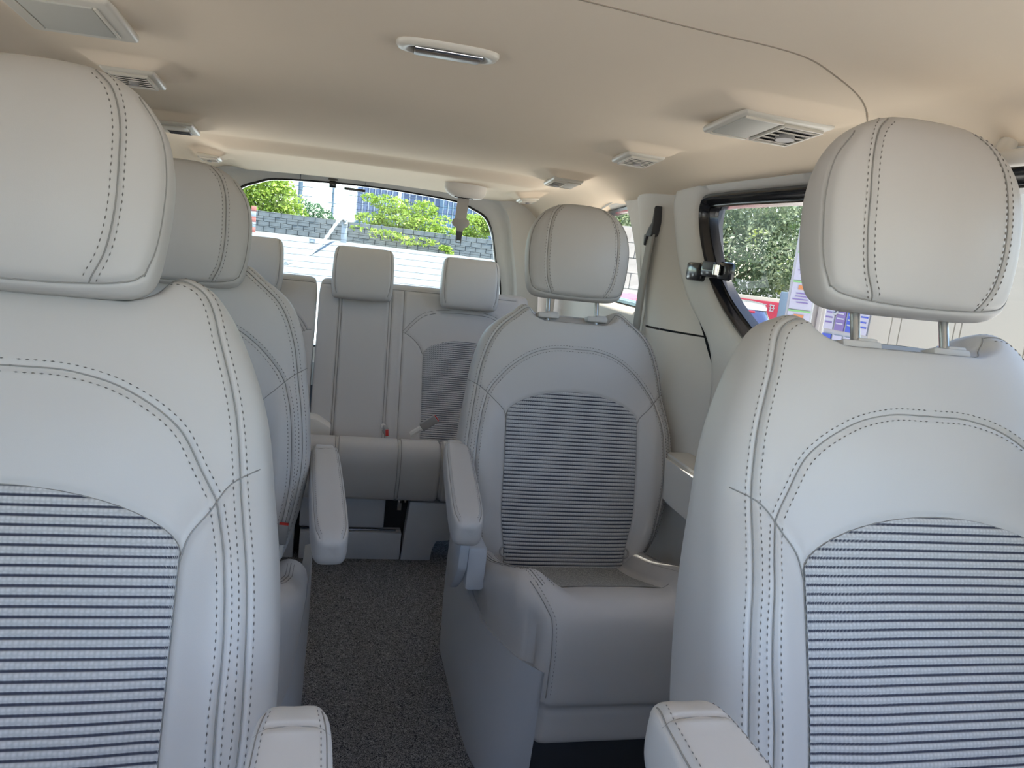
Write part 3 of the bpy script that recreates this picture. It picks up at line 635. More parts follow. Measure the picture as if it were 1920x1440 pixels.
def side_wall(sgn):
    side = 'right' if sgn > 0 else 'left'
    wl = thing('wall_' + side, None, None, kind='structure')
    P = lambda L, x: side_loop(L, x, sgn)
    # sliding door
    N = 200
    do = resample(catmull(DOOR_OUT, 4, True), N, True); dw = resample(catmull(DOOR_WIN, 6, True), N, True)
    def door(dof, dwf, nm, label):
        o = thing(nm, label, None, kind='structure')
        ring_loft('door_trim', [P(dof, XR + .045), P(scale_loop(dof, 0.003), XR + .012), P(scale_loop(dof, 0.010), XR + .001), P(scale_loop(dof, 0.022), XR), P(dof * .5 + dwf * .5, XR - .004), P(scale_loop(dwf, -0.030), XR + .000), P(scale_loop(dwf, -0.010), XR + .004), P(scale_loop(dwf, 0.0), XR + .018), P(scale_loop(dwf, 0.004), XR + .04)], M['trim'], o, N)
        return o
    d = door(do, dw, 'door_1' if sgn > 0 else 'door_3', '%s sliding door with pale moulded trim' % side)
    # armrest shelf on the door with a dark pocket below
    b = B(); b.prism([(0.7, 0.655), (1.93, 0.655), (1.93, 0.60), (1.90, 0.52), (0.75, 0.52), (0.7, 0.60)], 0, 1, 'x', 0.0)
    for v in b.bm.verts: v.co.x = (XR + 0.01 if v.co.x > 0.5 else XR - 0.085); 
    if sgn < 0:
        for v in b.bm.verts: v.co.x = 2 * XC - v.co.x
    bmesh.ops.bevel(b.bm, geom=b.bm.edges[:], offset=0.012, segments=3, affect='EDGES')
    build('door_armrest', b, M['trim'], d)
    s0 = loopres(dw, N, 1)
    w = thing('window_1' if sgn > 0 else 'window_4', '%s sliding door window in a black rubber seal' % side, None, kind='structure')
    ring_loft('rubber_seal', [P(scale_loop(s0, -0.004), XR + .022), P(scale_loop(s0, -0.002), XR + .004), P(scale_loop(s0, 0.008), XR - .002), P(scale_loop(s0, 0.018), XR + .006), P(scale_loop(s0, 0.022), XR + .02), P(scale_loop(s0, 0.026), XR + .022), P(scale_loop(s0, 0.032), XR + .020), P(scale_loop(s0, 0.036), XR + .045)], M['gloss_black'], w, N)
    g = P(scale_loop(s0, 0.028), XR + .036); gm = mesh_np('glass_pane', g, [tuple(range(N))], False); ob('glass_pane', gm, M['glass_side'], w)
    # latch of the pop-out window
    if sgn > 0:
        lt = thing('window_latch', 'black flip latch at the rear edge of the sliding door window', 'latch', (XR, 1.925, 1.172))
        b = B(); b.box((-0.012, 0.10, -0.010), (0.030, 0.085, 0.052), 0.008); build('latch_base', b, M['gloss_black'], lt)
        b = B(); b.box((-0.010, 0.02, -0.002), (0.026, 0.12, 0.040), 0.008); b.box((-0.012, -0.07, 0.0), (0.022, 0.07, 0.048), 0.010); build('latch_arm', b, M['gloss_black'], lt)
        b = B(); b.box((-0.028, 0.0, 0.010), (0.008, 0.065, 0.022), 0.003); build('latch_lever', b, M['dark'], lt)
        b = B(); b.tube([(-0.034, -0.062, -0.012), (-0.034, -0.062, 0.014)], 0.011, 12); build('pivot_pin', b, M['chrome'], lt)
        b = B(); b.box((0.0, 0.155, -0.010), (0.012, 0.03, 0.052), 0.003); build('latch_cap', b, M['trim'], lt)
    # rear quarter panel and window
    qo = resample(catmull(Q_OUT, 4, True), N, True); qw = resample(catmull(Q_WIN, 6, True), N, True)
    ring_loft('quarter_trim', [P(qo, XR + .05), P(scale_loop(qo, 0.003), XR + .01), P(scale_loop(qo, 0.012), XR), P(scale_loop(qo, 0.03), XR - .002), P(qo * .4 + qw * .6, XR - .004), P(scale_loop(qw, -0.03), XR + .0), P(scale_loop(qw, -0.010), XR + .006), P(qw, XR + .03), P(scale_loop(qw, 0.003), XR + .05)], M['trim'], wl, N)
    q = thing('window_2' if sgn > 0 else 'window_5', '%s rear quarter window with a black lower edge' % side, None, kind='structure')
    ring_loft('rubber_seal', [P(scale_loop(qw, 0.0), XR + .034), P(scale_loop(qw, 0.004), XR + .026), P(scale_loop(qw, 0.014), XR + .028), P(scale_loop(qw, 0.017), XR + .044), P(scale_loop(qw, 0.020), XR + .05)], M['gloss_black'], q, N)
    g = P(scale_loop(qw, 0.015), XR + .044); ob('glass_pane', mesh_np('glass_pane', g, [tuple(range(N))], False), M['glass_quarter'], q)
    b = B(); b.prism([(2.45, 1.46), (2.07, 1.46), (2.07, 1.30), (2.03, 1.2), (1.98, 1.13), (1.90, 1.07), (1.78, 1.0), (1.66, .92), (1.66, 0.0), (2.45, 0.0)], 0.052, 0.07, 'x'); b.box((0.06, 1.35, 0.45), (0.02, 4.6, 0.92)); b.box((0.06, 3.32, 0.72), (0.02, 0.56, 1.44)); b.box((0.05, 0.57, 0.72), (0.02, 0.18, 1.44)); b.box((0.04, 1.3, 1.425), (0.02, 4.6, 0.05))
    for v in b.bm.verts: v.co.x = (XR + v.co.x) if sgn > 0 else 2 * XC - XR - v.co.x
    build('outer_panel', b, M['dark'], wl)
    # pillar between the quarter window and the sliding door: upper and lower trims
    def sheet(nm, la, lb, bulge, mt, x0=XR, ridge=0.5, pw=1.0):
        la = resample(catmull(la, 8), 60); lb = resample(catmull(lb, 8), 60); rows = []
        for a, c in zip(la, lb):
            t = np.linspace(0, 1, 26); Yv = a[0] * (1 - t) + c[0] * t; Zv = a[1] * (1 - t) + c[1] * t
            prof = np.minimum(1, np.sin(np.clip(t / ridge, 0, 1) * PI / 2) * (t < ridge) + np.cos(np.clip((t - ridge) / (1 - ridge), 0, 1) * PI / 2) ** pw * (t >= ridge))
            bz = np.interp(Zv, [q_[0] for q_ in bulge], [q_[1] for q_ in bulge])
            X = x0 + 0.02 - (bz + 0.02) * prof - xin(Zv)
            if sgn < 0: X = 2 * XC - X
            rows.append(np.stack([X, Yv, Zv], 1))
        V = np.array(rows); return ob(nm, mesh_np(nm, V.reshape(-1, 3), quads(60, 26)), mt, wl)
    sheet('pillar_trim', [(2.57, 1.415), (2.52, 1.28), (2.45, 1.12), (2.385, 0.975)], [(2.235, 1.42), (2.225, 1.30), (2.15, 1.14), (1.985, 0.985)], [(0.97, 0.050), (1.2, 0.028), (1.42, 0.018)], M['trim'], ridge=0.42)
    sheet('pillar_lower_trim', [(2.385, 0.968), (2.36, 0.7), (2.36, 0.3), (2.36, 0.02)], [(1.98, 0.98), (1.88, 0.86), (1.872, 0.5), (1.872, 0.02)], [(0.02, 0.07), (0.5, 0.075), (0.85, 0.06), (0.97, 0.052)], M['trim'], ridge=0.45)
    # front door
    fo = resample(catmull(F_OUT, 2, True), N, True); fw = resample(catmull(F_WIN, 6, True), N, True)
    fd = door(fo, fw, 'door_2' if sgn > 0 else 'door_4', '%s front door with pale moulded trim' % side)
    q = thing('window_3' if sgn > 0 else 'window_6', '%s front door window' % side, None, kind='structure')
    g = P(fw, XR + .03); ob('glass_pane', mesh_np('glass_pane', g, [tuple(range(N))], False), M['glass_front'], q)
    b = B(); b.prism([(0.46, 0.0), (0.60, 0.0), (0.60, 1.425), (0.46, 1.425)], 0, 1, 'x')
    for v in b.bm.verts:
        x = (XR + 0.06 if v.co.x > .5 else XR - 0.012) ; v.co.x = x - float(xin(v.co.z)); 
        if sgn < 0: v.co.x = 2 * XC - v.co.x
    build('front_pillar_trim', b, M['trim'], wl)
side_wall(1); side_wall(-1)

# tailgate opening: surround, inner frame, seal, glass
HXC = 0.095
def hatch_loop(hw_, top, crown, r, y, bot, n=200):
    pts = [(0, top + crown), (hw_ * .35, top + crown * .86), (hw_ * .70, top + crown * .45), (hw_ - r * .9, top - 0.004), (hw_ - r * .35, top - r * .30), (hw_ - r * .05, top - r * .85), (hw_ + 0.02, top - r * 1.7), (hw_ + 0.06, (top + bot) / 2), (hw_ + 0.07, bot + 0.1), (hw_ + 0.03, bot + 0.02), (hw_ - 0.06, bot), (hw_ * .5, bot)]
    full = pts + [(0, bot)] + [(-a, z_) for a, z_ in pts[1:]][::-1]
    Lp = resample(catmull(full, 8, True), n, True)
    return np.stack([HXC + Lp[:, 0], np.full(n, y), Lp[:, 1]], 1)
H = lambda d, y: hatch_loop(0.60 - d, 1.342 - d, 0.036, 0.13, y, 0.62 + d)
wr = thing('wall_rear', None, None, kind='structure')
b3 = [H(-0.16, 3.50), H(-0.055, 3.50), H(-0.050, 3.512), H(-0.047, 3.54), H(-0.040, 3.556), H(-0.020, 3.566), H(0.0, 3.575), H(0.004, 3.60)]
ring_loft('tailgate_trim', b3, M['trim'], wr, 200)
for x_ in (-0.20, 0.085):
    b = B(); b.box((0, 0, 0), (0.003, 0.05, 0.05)); o = build('trim_joint', b, M['dark'], wr); o.location = (x_, 3.545 + 0.006, 1.395); o.rotation_euler = (R(50), R(0 if x_ < 0 else 20), 0); o.scale = (0.6, 1.0, 0.9)
for s_ in (-1, 1):
    b = B(); b.box((XC + s_ * 0.87, 3.575, 0.72), (0.20, 0.05, 1.42), 0.01); build('corner_trim', b, M['trim'], wr)
w7 = thing('window_7', 'tailgate window with fine heating wires and a black edge', None, kind='structure')
ring_loft('black_edge', [H(-0.002, 3.590), H(0.010, 3.588), H(0.011, 3.602)], M['gloss_black'], w7, 200)
gl = H(0.0, 3.602); ob('glass_pane', mesh_np('glass_pane', gl, [tuple(range(200))], False), M['glass_rear'], w7)
for k in range(15):
    z_ = 0.92 + k * 0.0285
    hwid = 0.60 if z_ < 1.22 else 0.60 - (z_ - 1.22) * 0.55
    b = B(); b.tube([(HXC - hwid, 3.598, z_), (HXC, 3.598, z_ + 0.004), (HXC + hwid, 3.598, z_)], 0.0006, 4); build('heating_wire', b, M['dark'], w7)
# lower body behind the bench
b = B(); b.box((XC, 3.60, 0.31), (1.9, 0.05, 0.62), 0.01); build('tailgate_panel', b, M['trim_dark'], wr)

# unseen dashboard, bulkhead and bonnet behind the camera, added to block ground light
b = B(); b.prism([(-0.62, 0.60), (-0.60, 0.74), (-0.68, 0.82), (-0.95, 0.86), (-1.35, 0.86), (-1.35, 0.0), (-0.95, 0.0), (-0.80, 0.30), (-0.66, 0.50)], XL - 0.02, XR + 0.02, 'x', 0.02)
build('trim_3', b, M['dark'], kind='structure', label='unseen dark dashboard, added to block light')
b = B(); b.prism([(-1.34, 0.0), (-1.34, 0.86), (-1.9, 0.74), (-2.3, 0.58), (-2.35, 0.0)], XL - 0.10, XR + 0.10, 'x', 0.02)
build('trim_4', b, M['fixture'], kind='structure', label='unseen bonnet, added to block light')
for s_ in (0, 1):
    b = B(); x_ = (XR - 0.01) if s_ else XL + 0.01; b.tube([(x_, -0.60, 1.45), (x_, -1.34, 0.93)], 0.045, 8)
    build('trim_%d' % (5 + s_), b, M['dark'], kind='structure', label='windscreen pillar')

# ------------------------------------------------------------------ seats
captain('front_passenger_seat', 'pale leather front seat at the right with raised headrest and ribbed grey fabric back', (0.758, 0.63), 18, 0.455, CAP_FRONT, 0.725, 0.005, 10, -1,
        [(-1, (-0.434, -0.060, 0.765), (-0.434, -0.44, 0.75))], 'leather captain seats', hr_s=1.06)
captain('driver_seat', 'pale leather front seat at the left with lowered headrest, cut by the photo edge', (-0.348, 0.71), 20, 0.430, CAP_FRONT, 0.672, 0.034, 13, 1,
        [(1, (0.334, -0.065, 0.722), (0.334, -0.50, 0.70))], 'leather captain seats')
captain('captain_seat', 'whole middle-row leather seat right of the aisle with stained ribbed back and cushion in view', (0.646, 1.85), 13, 0.340, CAP_MID, 0.730, 0.0, 8, -1,
        [(-1, (-0.310, 0.13, 0.622), (-0.335, -0.30, 0.545)), (1, (0.33, 0.13, 0.615), (0.33, -0.34, 0.56))], 'leather captain seats')
captain('captain_seat', 'middle-row leather seat left of the aisle, half hidden behind the front left seat', (-0.347, 1.66), 9, 0.37, CAP_MID, 0.650, 0.032, 5, 1,
        [(1, (0.335, 0.20, 0.625), (0.365, -0.22, 0.545))], 'leather captain seats')

# ------------------------------------------------------------------ rear bench
bb = thing('rear_bench', 'rear bench with three square headrests and a low cushion across the end of the aisle', 'seat', (0.12, 2.62, 0))
def bench_back(label, xa, xb, seam_fn, hrs):
    w_ = (xb - xa) / 2; xc_ = (xa + xb) / 2
    dx, dy = xc_ - 0.12, 2.95 - 2.62; t = bb
    kn = [(0, -0.05, 0, 0), (w_ - 0.03, -0.05, 0.03, 0.03), (w_ - 0.008, -0.03, 0.045, 0.045), (w_, 0.03, 0.05, 0.05), (w_, 0.3, 0.05, 0.05), (w_, 0.58, 0.046, 0.045), (w_ - 0.006, 0.638, 0.036, 0.036), (w_ - 0.02, 0.655, 0.022, 0.022), (w_ - 0.05, 0.66, 0.01, 0.01), (0, 0.661, 0, 0)]
    pad = Pad(kn, p=9, mid=-0.05, feat=None, pb=8)
    S, Dd, pan = seam_fn(xc_)
    pad.seams = S
    me = pad.mesh('backrest', nv=170, nf=230 if w_ > 0.3 else 130, nb=24, groove=0.003, gw=0.004); me.materials.append(M['leather'])
    bk = ob('backrest', me, None, t, (dx, dy, 0.365), (-R(20.5), 0, 0), label=label)
    seam, dash = stitch_meshes('stitching', pad, S, Dd, off=0.005, r=0.0011)
    ob('seam', seam, None, bk, kind='stuff')
    if dash: ob('stitching', dash, None, bk, kind='stuff')
    if pan:
        cx, cu, cv, tv = pan
        fm = panel_mesh('fabric_panel', lambda u, v: pad.w(u + cx - xc_, v) + 0.0, cu, cv, tv, lambda v: 0.96 + 0.04 * v / cv, pitch=0.0085, v0=-0.02, ns=40)
        ob('fabric_panel', fm, None, bk, (cx - xc_, 0, 0), label='grey ribbed fabric panel with dark grooves')
    for hx in hrs:
        b_ = ob('headrest', BHR['me'], None, t, (hx - xc_ + dx, 0.150 + dy, 0.915), (-R(10), 0, 0))
        ob('seam', BHR['seam'], None, b_, kind='stuff')
        for s in (-1, 1): ob('headrest_post', POST, None, t, (hx - xc_ + s * 0.05 + dx, 0.225 + dy, 0.925), (-R(18), 0, 0))
    return t
def bench_headrest():
    kn = [(0, -0.012, 0, 0), (0.09, -0.012, 0.012, 0.012), (0.112, -0.006, 0.028, 0.025), (0.120, 0.016, 0.038, 0.032), (0.123, 0.07, 0.044, 0.036), (0.121, 0.13, 0.043, 0.034), (0.117, 0.175, 0.034, 0.028), (0.108, 0.193, 0.022, 0.02), (0.09, 0.199, 0.010, 0.01), (0, 0.200, 0, 0)]
    pad = Pad(kn, p=5, mid=-0.035, pb=5)
    s1 = catmull([(0.101, 0.193), (0.108, 0.15), (0.110, 0.09), (0.107, 0.03), (0.100, 0.006)], 8)
    pad.seams = [s1, mir(s1)]
    me = pad.mesh('bench_headrest', nv=80, nf=70, nb=24, groove=0.0015); me.materials.append(M['leather'])
    seam, _ = stitch_meshes('hs', pad, [s1, mir(s1)], [], r=0.001)
    return dict(me=me, seam=seam)
BHR = bench_headrest()
def seams_right(xc_):
    S = []; Dd = []
    L = lambda pts: np.array([(x_ - xc_, v) for x_, v in pts])
    a = resample(L([(0.012, 0.0), (0.012, 0.63)]), 60); c = resample(L([(0.212, 0.0), (0.212, 0.63)]), 60); e = resample(L([(0.262, 0.0), (0.262, 0.625)]), 60)
    top = resample(L([(-0.07, 0.628), (0.74, 0.628)]), 60)
    cr_ = catmull(L([(0.262, 0.450), (0.300, 0.428), (0.332, 0.395), (0.346, 0.365)]), 8)
    ar = catmull(L([(0.272, 0.445), (0.302, 0.482), (0.345, 0.522), (0.40, 0.540), (0.52, 0.548), (0.63, 0.54), (0.69, 0.50), (0.73, 0.44)]), 8)
    per = catmull(L([(0.73, 0.44), (0.76, 0.3), (0.76, 0.1)]), 8)
    S = [a, offset2(a, 0.010), c, offset2(c, 0.010), e, top, cr_, ar, offset2(ar, 0.012), per]
    return S, [], (0.518, 0.170, 0.365, 0.430)
def seams_left(xc_):
    L = lambda pts: np.array([(x_ - xc_, v) for x_, v in pts])
    top = resample(L([(-0.60, 0.628), (-0.10, 0.628)]), 50)
    cr_ = catmull(L([(-0.10, 0.430), (-0.130, 0.420), (-0.165, 0.385), (-0.185, 0.335)]), 8)
    ar = catmull(L([(-0.115, 0.425), (-0.145, 0.47), (-0.19, 0.505), (-0.25, 0.518), (-0.35, 0.518), (-0.46, 0.505), (-0.52, 0.45)]), 8)
    return [top, cr_, ar, offset2(ar, 0.012)], [], (-0.35, 0.165, 0.345, 0.405)
bench_back('wide backrest section with plain centre and ribbed right side', -0.080, 0.80, seams_right, (0.088, 0.527))
bench_back('narrow left backrest section', -0.56, -0.088, seams_left, (-0.345,))
# bench cushion and base
prof = resample(catmull([(0.40, 0.285), (0.30, 0.335), (0.16, 0.408), (0.06, 0.448), (-0.002, 0.440), (-0.03, 0.40), (-0.032, 0.33), (-0.022, 0.27), (-0.005, 0.238), (0.05, 0.228)], 8), 60)
T_ = np.gradient(prof, axis=0); T_ /= np.linalg.norm(T_, axis=1)[:, None]; N_ = np.stack([T_[:, 1], -T_[:, 0]], 1)
V = []; us = np.linspace(-0.68, 0.68, 420)
sx_ = [-0.092, 0.125, 0.272]
for (y_, z_), n_ in zip(prof, N_):
    hh = np.zeros_like(us)
    for s_ in sx_: hh -= 0.005 * np.exp(-((us - s_) / 0.004) ** 2)
    hh -= 0.014 * np.exp(-((us - 0.278) / 0.006) ** 2)
    q_ = np.clip((np.abs(us) - 0.64) / 0.04, 0, 1); hh -= 0.04 * (1 - np.sqrt(1 - q_ ** 2))
    V.append(np.stack([us, y_ + n_[0] * hh, z_ + n_[1] * hh], 1))
V = np.array(V); cm = ob('bench_cushion', mesh_np('bench_cushion', V.reshape(-1, 3), quads(60, 420)), M['leather'], bb)
pp = []
for s_ in (-0.098, -0.086, 0.119, 0.131, 0.272): pp.append([(s_, prof[i, 0] + N_[i, 0] * 0.0, prof[i, 1] + N_[i, 1] * 0.0 - 0.0) for i in range(4, 54)])
V1, F1 = tubes_np(pp, 0.0012, 5); ob('seam', mesh_np('seam', V1, F1), M['seam'], cm, kind='stuff')
b = B(); b.box((-0.135 + 0.08, 0.06, 0.168), (0.30, 0.03, 0.115), 0.004); build('storage_flap', b, M['cover'], bb, label='grey storage flap under the cushion')
b = B(); b.box((-0.02, 0.10, 0.14), (0.60, 0.05, 0.25), 0.0); build('recess', b, M['black'], bb)
b = B(); b.box((-0.02, 0.045, 0.052), (0.36, 0.06, 0.104), 0.004); build('base_panel', b, M['cover'], bb)
b = B(); b.prism([(0.163, 0.0), (0.273, 0.0), (0.277, 0.045), (0.290, 0.075), (0.34, 0.08), (0.34, 0.226), (0.180, 0.226)], 0.012, 0.07, 'y', 0.004); build('side_panel', b, M['cover'], bb)
b = B(); b.box((-0.38, 0.05, 0.113), (0.32, 0.06, 0.226), 0.004); build('side_panel', b, M['cover'], bb)
b = B(); b.box((0.51, 0.08, 0.113), (0.30, 0.06, 0.226), 0.004); build('side_panel', b, M['cover'], bb)
b = B(); b.box((-0.06, 0.030, 0.2315), (0.34, 0.004, 0.004)); b.box((0.19, 0.030, 0.2315), (0.09, 0.004, 0.003)); build('metal_strip', b, M['steel'], bb)
b = B(); b.box((0.146, 0.05, 0.205), (0.016, 0.02, 0.045), 0.002); b.box((0.128, 0.045, 0.224), (0.018, 0.01, 0.010), 0.002); b.box((0.165, 0.045, 0.222), (0.008, 0.01, 0.02), 0.002); build('metal_bracket', b, M['chrome'], bb)
b = B(); b.tube([(-0.2, 0.035, 0.107), (0.14, 0.035, 0.107)], 0.0035, 8); build('rail', b, M['gloss_black'], bb)

# belt buckles
def buckle(loc, rot, label, sc=1.0):
    t = thing('seat_belt_buckle', label, 'buckle', loc, rot)
    b = B(); b.box((0, 0, 0.035), (0.034, 0.018, 0.07), 0.004); build('buckle_body', b, M['buckle'], t)
    b = B(); b.box((0, 0, 0.071), (0.028, 0.012, 0.004), 0.001); build('release_button', b, M['red'], t)
    b = B(); b.tube([(0, 0, 0.0), (0, 0, -0.05)], 0.012, 8, sx=1.0); build('stalk', b, M['trim'], t); t.scale = (sc,) * 3
    return t
buckle((0.35, 2.905, 0.437), (R(8), R(52), R(5)), 'grey belt buckle with red button lying at the root of the rear bench')
buckle((0.205, 2.88, 0.432), (R(85), R(85), 0), 'grey belt buckle lying flat on the rear bench cushion', 0.9)
buckle((-0.090, 1.66, 0.468), (R(8), R(6), 0), 'belt buckle with red button beside the left middle seat', 0.7)
b = B(); b.prism([(-0.02, 0.0), (0.06, 0.0), (0.085, 0.03), (0.085, 0.06), (0.03, 0.09), (-0.02, 0.095)], 0, 0.10, 'y', 0.008)
o = build('hinge_cover', b, M['trim'], bb); o.location = (-0.203, 0.28, 0.36)

# ------------------------------------------------------------------ ceiling fixtures
def fixture(nm, label, cat, i, inner, group=None, tilt=-5):
    fx, fy, hx, hy = FIX[i]; z = float(ceil_z(fx, fy))
    # follow the local slope of the headliner
    zx = float(ceil_z(fx + .05, fy + .02) - ceil_z(fx - .05, fy + .02)) / 0.1
    t = thing(nm, label, cat, (fx, fy, z - 0.001), (R(tilt), -math.atan(zx), 0), group)
    b = B(); b.box((0, 0, -0.003), (hx * 2, hy * 2, 0.014), 0.006, seg=3)
    build('bezel', b, M['fixture'], t)
    inner(t, hx, hy); return t
def lamp(t, hx, hy, off=0.0, w=0.8, h=0.8):
    b = B(); b.box((off, 0, -0.010), (hx * w * 1.0, hy * h * 2, 0.006), 0.003); build('lens', b, M['lens'], t)
    for s in (-1, 1): b = B(); b.box((off + s * (hx * w * .5 + 0.003), 0, -0.0105), (0.004, hy * h * 2, 0.005), 0.001); build('side_strip', b, M['fixture'], t)
def vent(t, hx, hy, off=0.0, w=1.3, n=6, h=1.45):
    wd = hx * w; ht = hy * h
    b = B(); b.box((off, 0, -0.0105), (wd, ht, 0.004), 0.001); build('vent_throat', b, M['black'], t)
    for k in range(n):
        b = B(); b.box((off, -ht / 2 + ht * (k + 0.5) / n, -0.0135), (wd * 0.94, ht / n * 0.62, 0.002), 0.0, rot=Matrix.Rotation(R(14), 3, 'X')); build('slat', b, M['fixture'], t)
    b = B(); b.tube([(off, 0, -0.012), (off, 0, -0.020)], hx * 0.20, 12); build('knob', b, M['buckle'], t)
    b = B()
    for s in (-1, 1):
        b.box((off + s * (wd / 2 + 0.002), 0, -0.012), (0.005, ht + 0.006, 0.006), 0.001); b.box((off, s * (ht / 2 + 0.002), -0.012), (wd + 0.008, 0.005, 0.006), 0.001)
    build('vent_frame', b, M['fixture'], t)
def both(t, hx, hy, sw=1, dark=False):
    lamp_w = hx * 0.82
    b = B(); b.box((-sw * hx * 0.47, 0, -0.0105), (lamp_w, hy * 1.45, 0.004), 0.002); build('lens', b, M['lens'], t)
    for k in (-1, 1):
        b = B(); b.box((-sw * hx * 0.47, k * hy * 0.78, -0.0115), (lamp_w * 1.04, 0.004, 0.005), 0.001); build('lens_edge', b, M['fixture'], t)
    vent(t, hx, hy, off=sw * hx * 0.45, w=0.80, n=5, h=1.35)
G = 'ceiling lights and air vents'
fixture('reading_light', 'square ceiling light with frosted lens above the front left seat, cut by the top edge', 'light', 0, lambda t, a, c: lamp(t, a, c, 0, 1.3, 0.72), G)
fixture('air_vent', 'slatted white air vent above and right of the front left headrest', 'vent', 1, lambda t, a, c: vent(t, a, c), G)
def lv(t, hx, hy):
    b = B(); b.box((0, -hy * 0.40, -0.0115), (hx * 1.3, hy * 0.72, 0.004), 0.002); build('lens', b, M['fixture'], t)
    b = B(); b.box((0, hy * 0.45, -0.0105), (hx * 1.2, hy * 0.66, 0.004), 0.001); build('vent_throat', b, M['black'], t)
    for k in range(3):
        b = B(); b.box((0, hy * (0.25 + 0.2 * k), -0.0135), (hx * 1.1, hy * 0.07, 0.002)); build('slat', b, M['dark'], t)
    b = B(); b.box((0, hy * 0.02, -0.0115), (hx * 1.35, 0.004, 0.005), 0.001); build('divider', b, M['fixture'], t)
fixture('reading_light', 'ceiling light with a dark grille, left side above the middle seat headrest', 'light', 2, lv, G)
fixture('air_vent', 'rearmost ceiling vent on the left, barely seen past the front headrest', 'vent', 3, lambda t, a, c: vent(t, a, c), G)
fixture('reading_light', 'widest ceiling unit at the upper right with square lens and round-knobbed vent', 'light', 4, lambda t, a, c: both(t, a, c, 1), G)
fixture('air_vent', 'single square ceiling vent right of centre, between two lamp units', 'vent', 5, lambda t, a, c: vent(t, a, c), G)
fixture('reading_light', 'small ceiling unit with vent and white lens above the right middle headrest', 'light', 6, lambda t, a, c: both(t, a, c, -1), G)
fixture('air_vent', 'rearmost ceiling vent on the right, just above the middle headrest', 'vent', 7, lambda t, a, c: vent(t, a, c), G)
# long centre lamp
t = thing('ceiling_lamp', 'long narrow lamp with a glossy white rim in the middle of the ceiling', 'lamp', (0.138, 1.245, float(ceil_z(0.138, 1.245))), (0, 0, 0))
def cap_loop(L, w, z, n=64):
    a = np.linspace(0, 2 * PI, n, endpoint=False); return np.stack([L * np.sign(np.cos(a)) * np.abs(np.cos(a)) ** 0.55, w * np.sign(np.sin(a)) * np.abs(np.sin(a)) ** 0.75, np.full(n, z)], 1)
ring_loft('lamp_rim', [cap_loop(0.080, 0.036, 0.004), cap_loop(0.080, 0.036, -0.004), cap_loop(0.076, 0.032, -0.009), cap_loop(0.066, 0.028, -0.010), cap_loop(0.056, 0.023, -0.005), cap_loop(0.053, 0.021, -0.001)], M['fixture'], t, 64)
b = B(); b.box((0, 0, -0.001), (0.108, 0.044, 0.004)); build('lamp_recess', b, M['shaded_cloth'], t)
b = B(); b.box((0, 0.006, -0.008), (0.104, 0.034, 0.010), 0.003); build('lamp_lens', b, M['smoked'], t)
b = B(); b.tube([(-0.052, -0.016, -0.0095), (0.052, -0.016, -0.0095)], 0.0035, 12); build('lamp_bar', b, M['chrome'], t)
b = B(); b.box((0.046, 0.006, -0.004), (0.016, 0.02, 0.008), 0.002); build('lamp_switch', b, M['lens'], t)

# ceiling-mounted belt at the back
t = thing('ceiling_seat_belt', 'grey seat belt with metal tongue hanging from a ceiling housing before the rear window', 'seat belt', (0.462, 3.1, 1.372))
hl = lambda k, z, dx=0: np.stack([0.085 * k * np.sign(np.cos(a_)) * np.abs(np.cos(a_)) ** .8 + dx, 0.045 * k * np.sin(a_), np.full(48, z)], 1)
a_ = np.linspace(0, 2 * PI, 48, endpoint=False)
ring_loft('belt_housing', [hl(1.0, 0.03), hl(1.0, 0.006), hl(0.92, -0.010, .003), hl(0.72, -0.024, .008), hl(0.62, -0.026, .008), hl(0.30, -0.024, 0.0), hl(0.02, -0.023, 0.0)], M['trim'], t, 48)
b = B(); b.box((-0.006, -0.01, -0.026), (0.075, 0.022, 0.006), 0.002); build('slot_trim', b, M['black'], t)
b = B(); b.box((-0.008, -0.012, -0.075), (0.046, 0.0025, 0.10), 0.0, rot=Matrix.Rotation(R(3), 3, 'Y')); b.box((-0.010, -0.014, -0.085), (0.044, 0.003, 0.002)); build('webbing', b, M['belt'], t)
b = B(); b.prism([(-0.045, -0.128), (-0.040, -0.112), (-0.030, -0.108), (0.014, -0.108), (0.024, -0.112), (0.028, -0.128), (0.020, -0.140), (0.006, -0.146), (0.004, -0.160), (-0.022, -0.160), (-0.024, -0.146), (-0.038, -0.140)], -0.018, -0.008, 'y', 0.003); build('tongue_grip', b, M['buckle'], t)
b = B(); b.prism([(-0.024, -0.150), (0.004, -0.150), (0.003, -0.176), (-0.002, -0.178), (-0.002, -0.196), (-0.018, -0.196), (-0.018, -0.178), (-0.023, -0.176)], -0.015, -0.011, 'y')
build('tongue', b, M['dark'], t)
b = B(); b.tube([(-0.0195, -0.013, -0.176), (-0.0195, -0.013, -0.204), (-0.0005, -0.013, -0.204), (-0.0005, -0.013, -0.176)], 0.0025, 8); build('tongue_loop', b, M['dark'], t)

# latch bracket and dark strip at the top of the tailgate glass
b = B(); b.box((0, 0, 0), (0.030, 0.02, 0.030), 0.003); b.box((0, 0, 0.022), (0.040, 0.014, 0.006)); o = build('camera_box', b, M['gloss_black']); o.location = (-0.062, 3.57, 1.360)
tag(o, 'tiny black box clipped to the top edge of the tailgate window', 'box')
b = B(); b.box((0, 0, 0), (0.094, 0.008, 0.012), 0.002); o = build('black_strip', b, M['gloss_black']); o.location = (0.035, 3.592, 1.350); o.rotation_euler = (0, R(0.5), 0)
tag(o, 'short black strip stuck below the top edge of the tailgate window', 'strip')

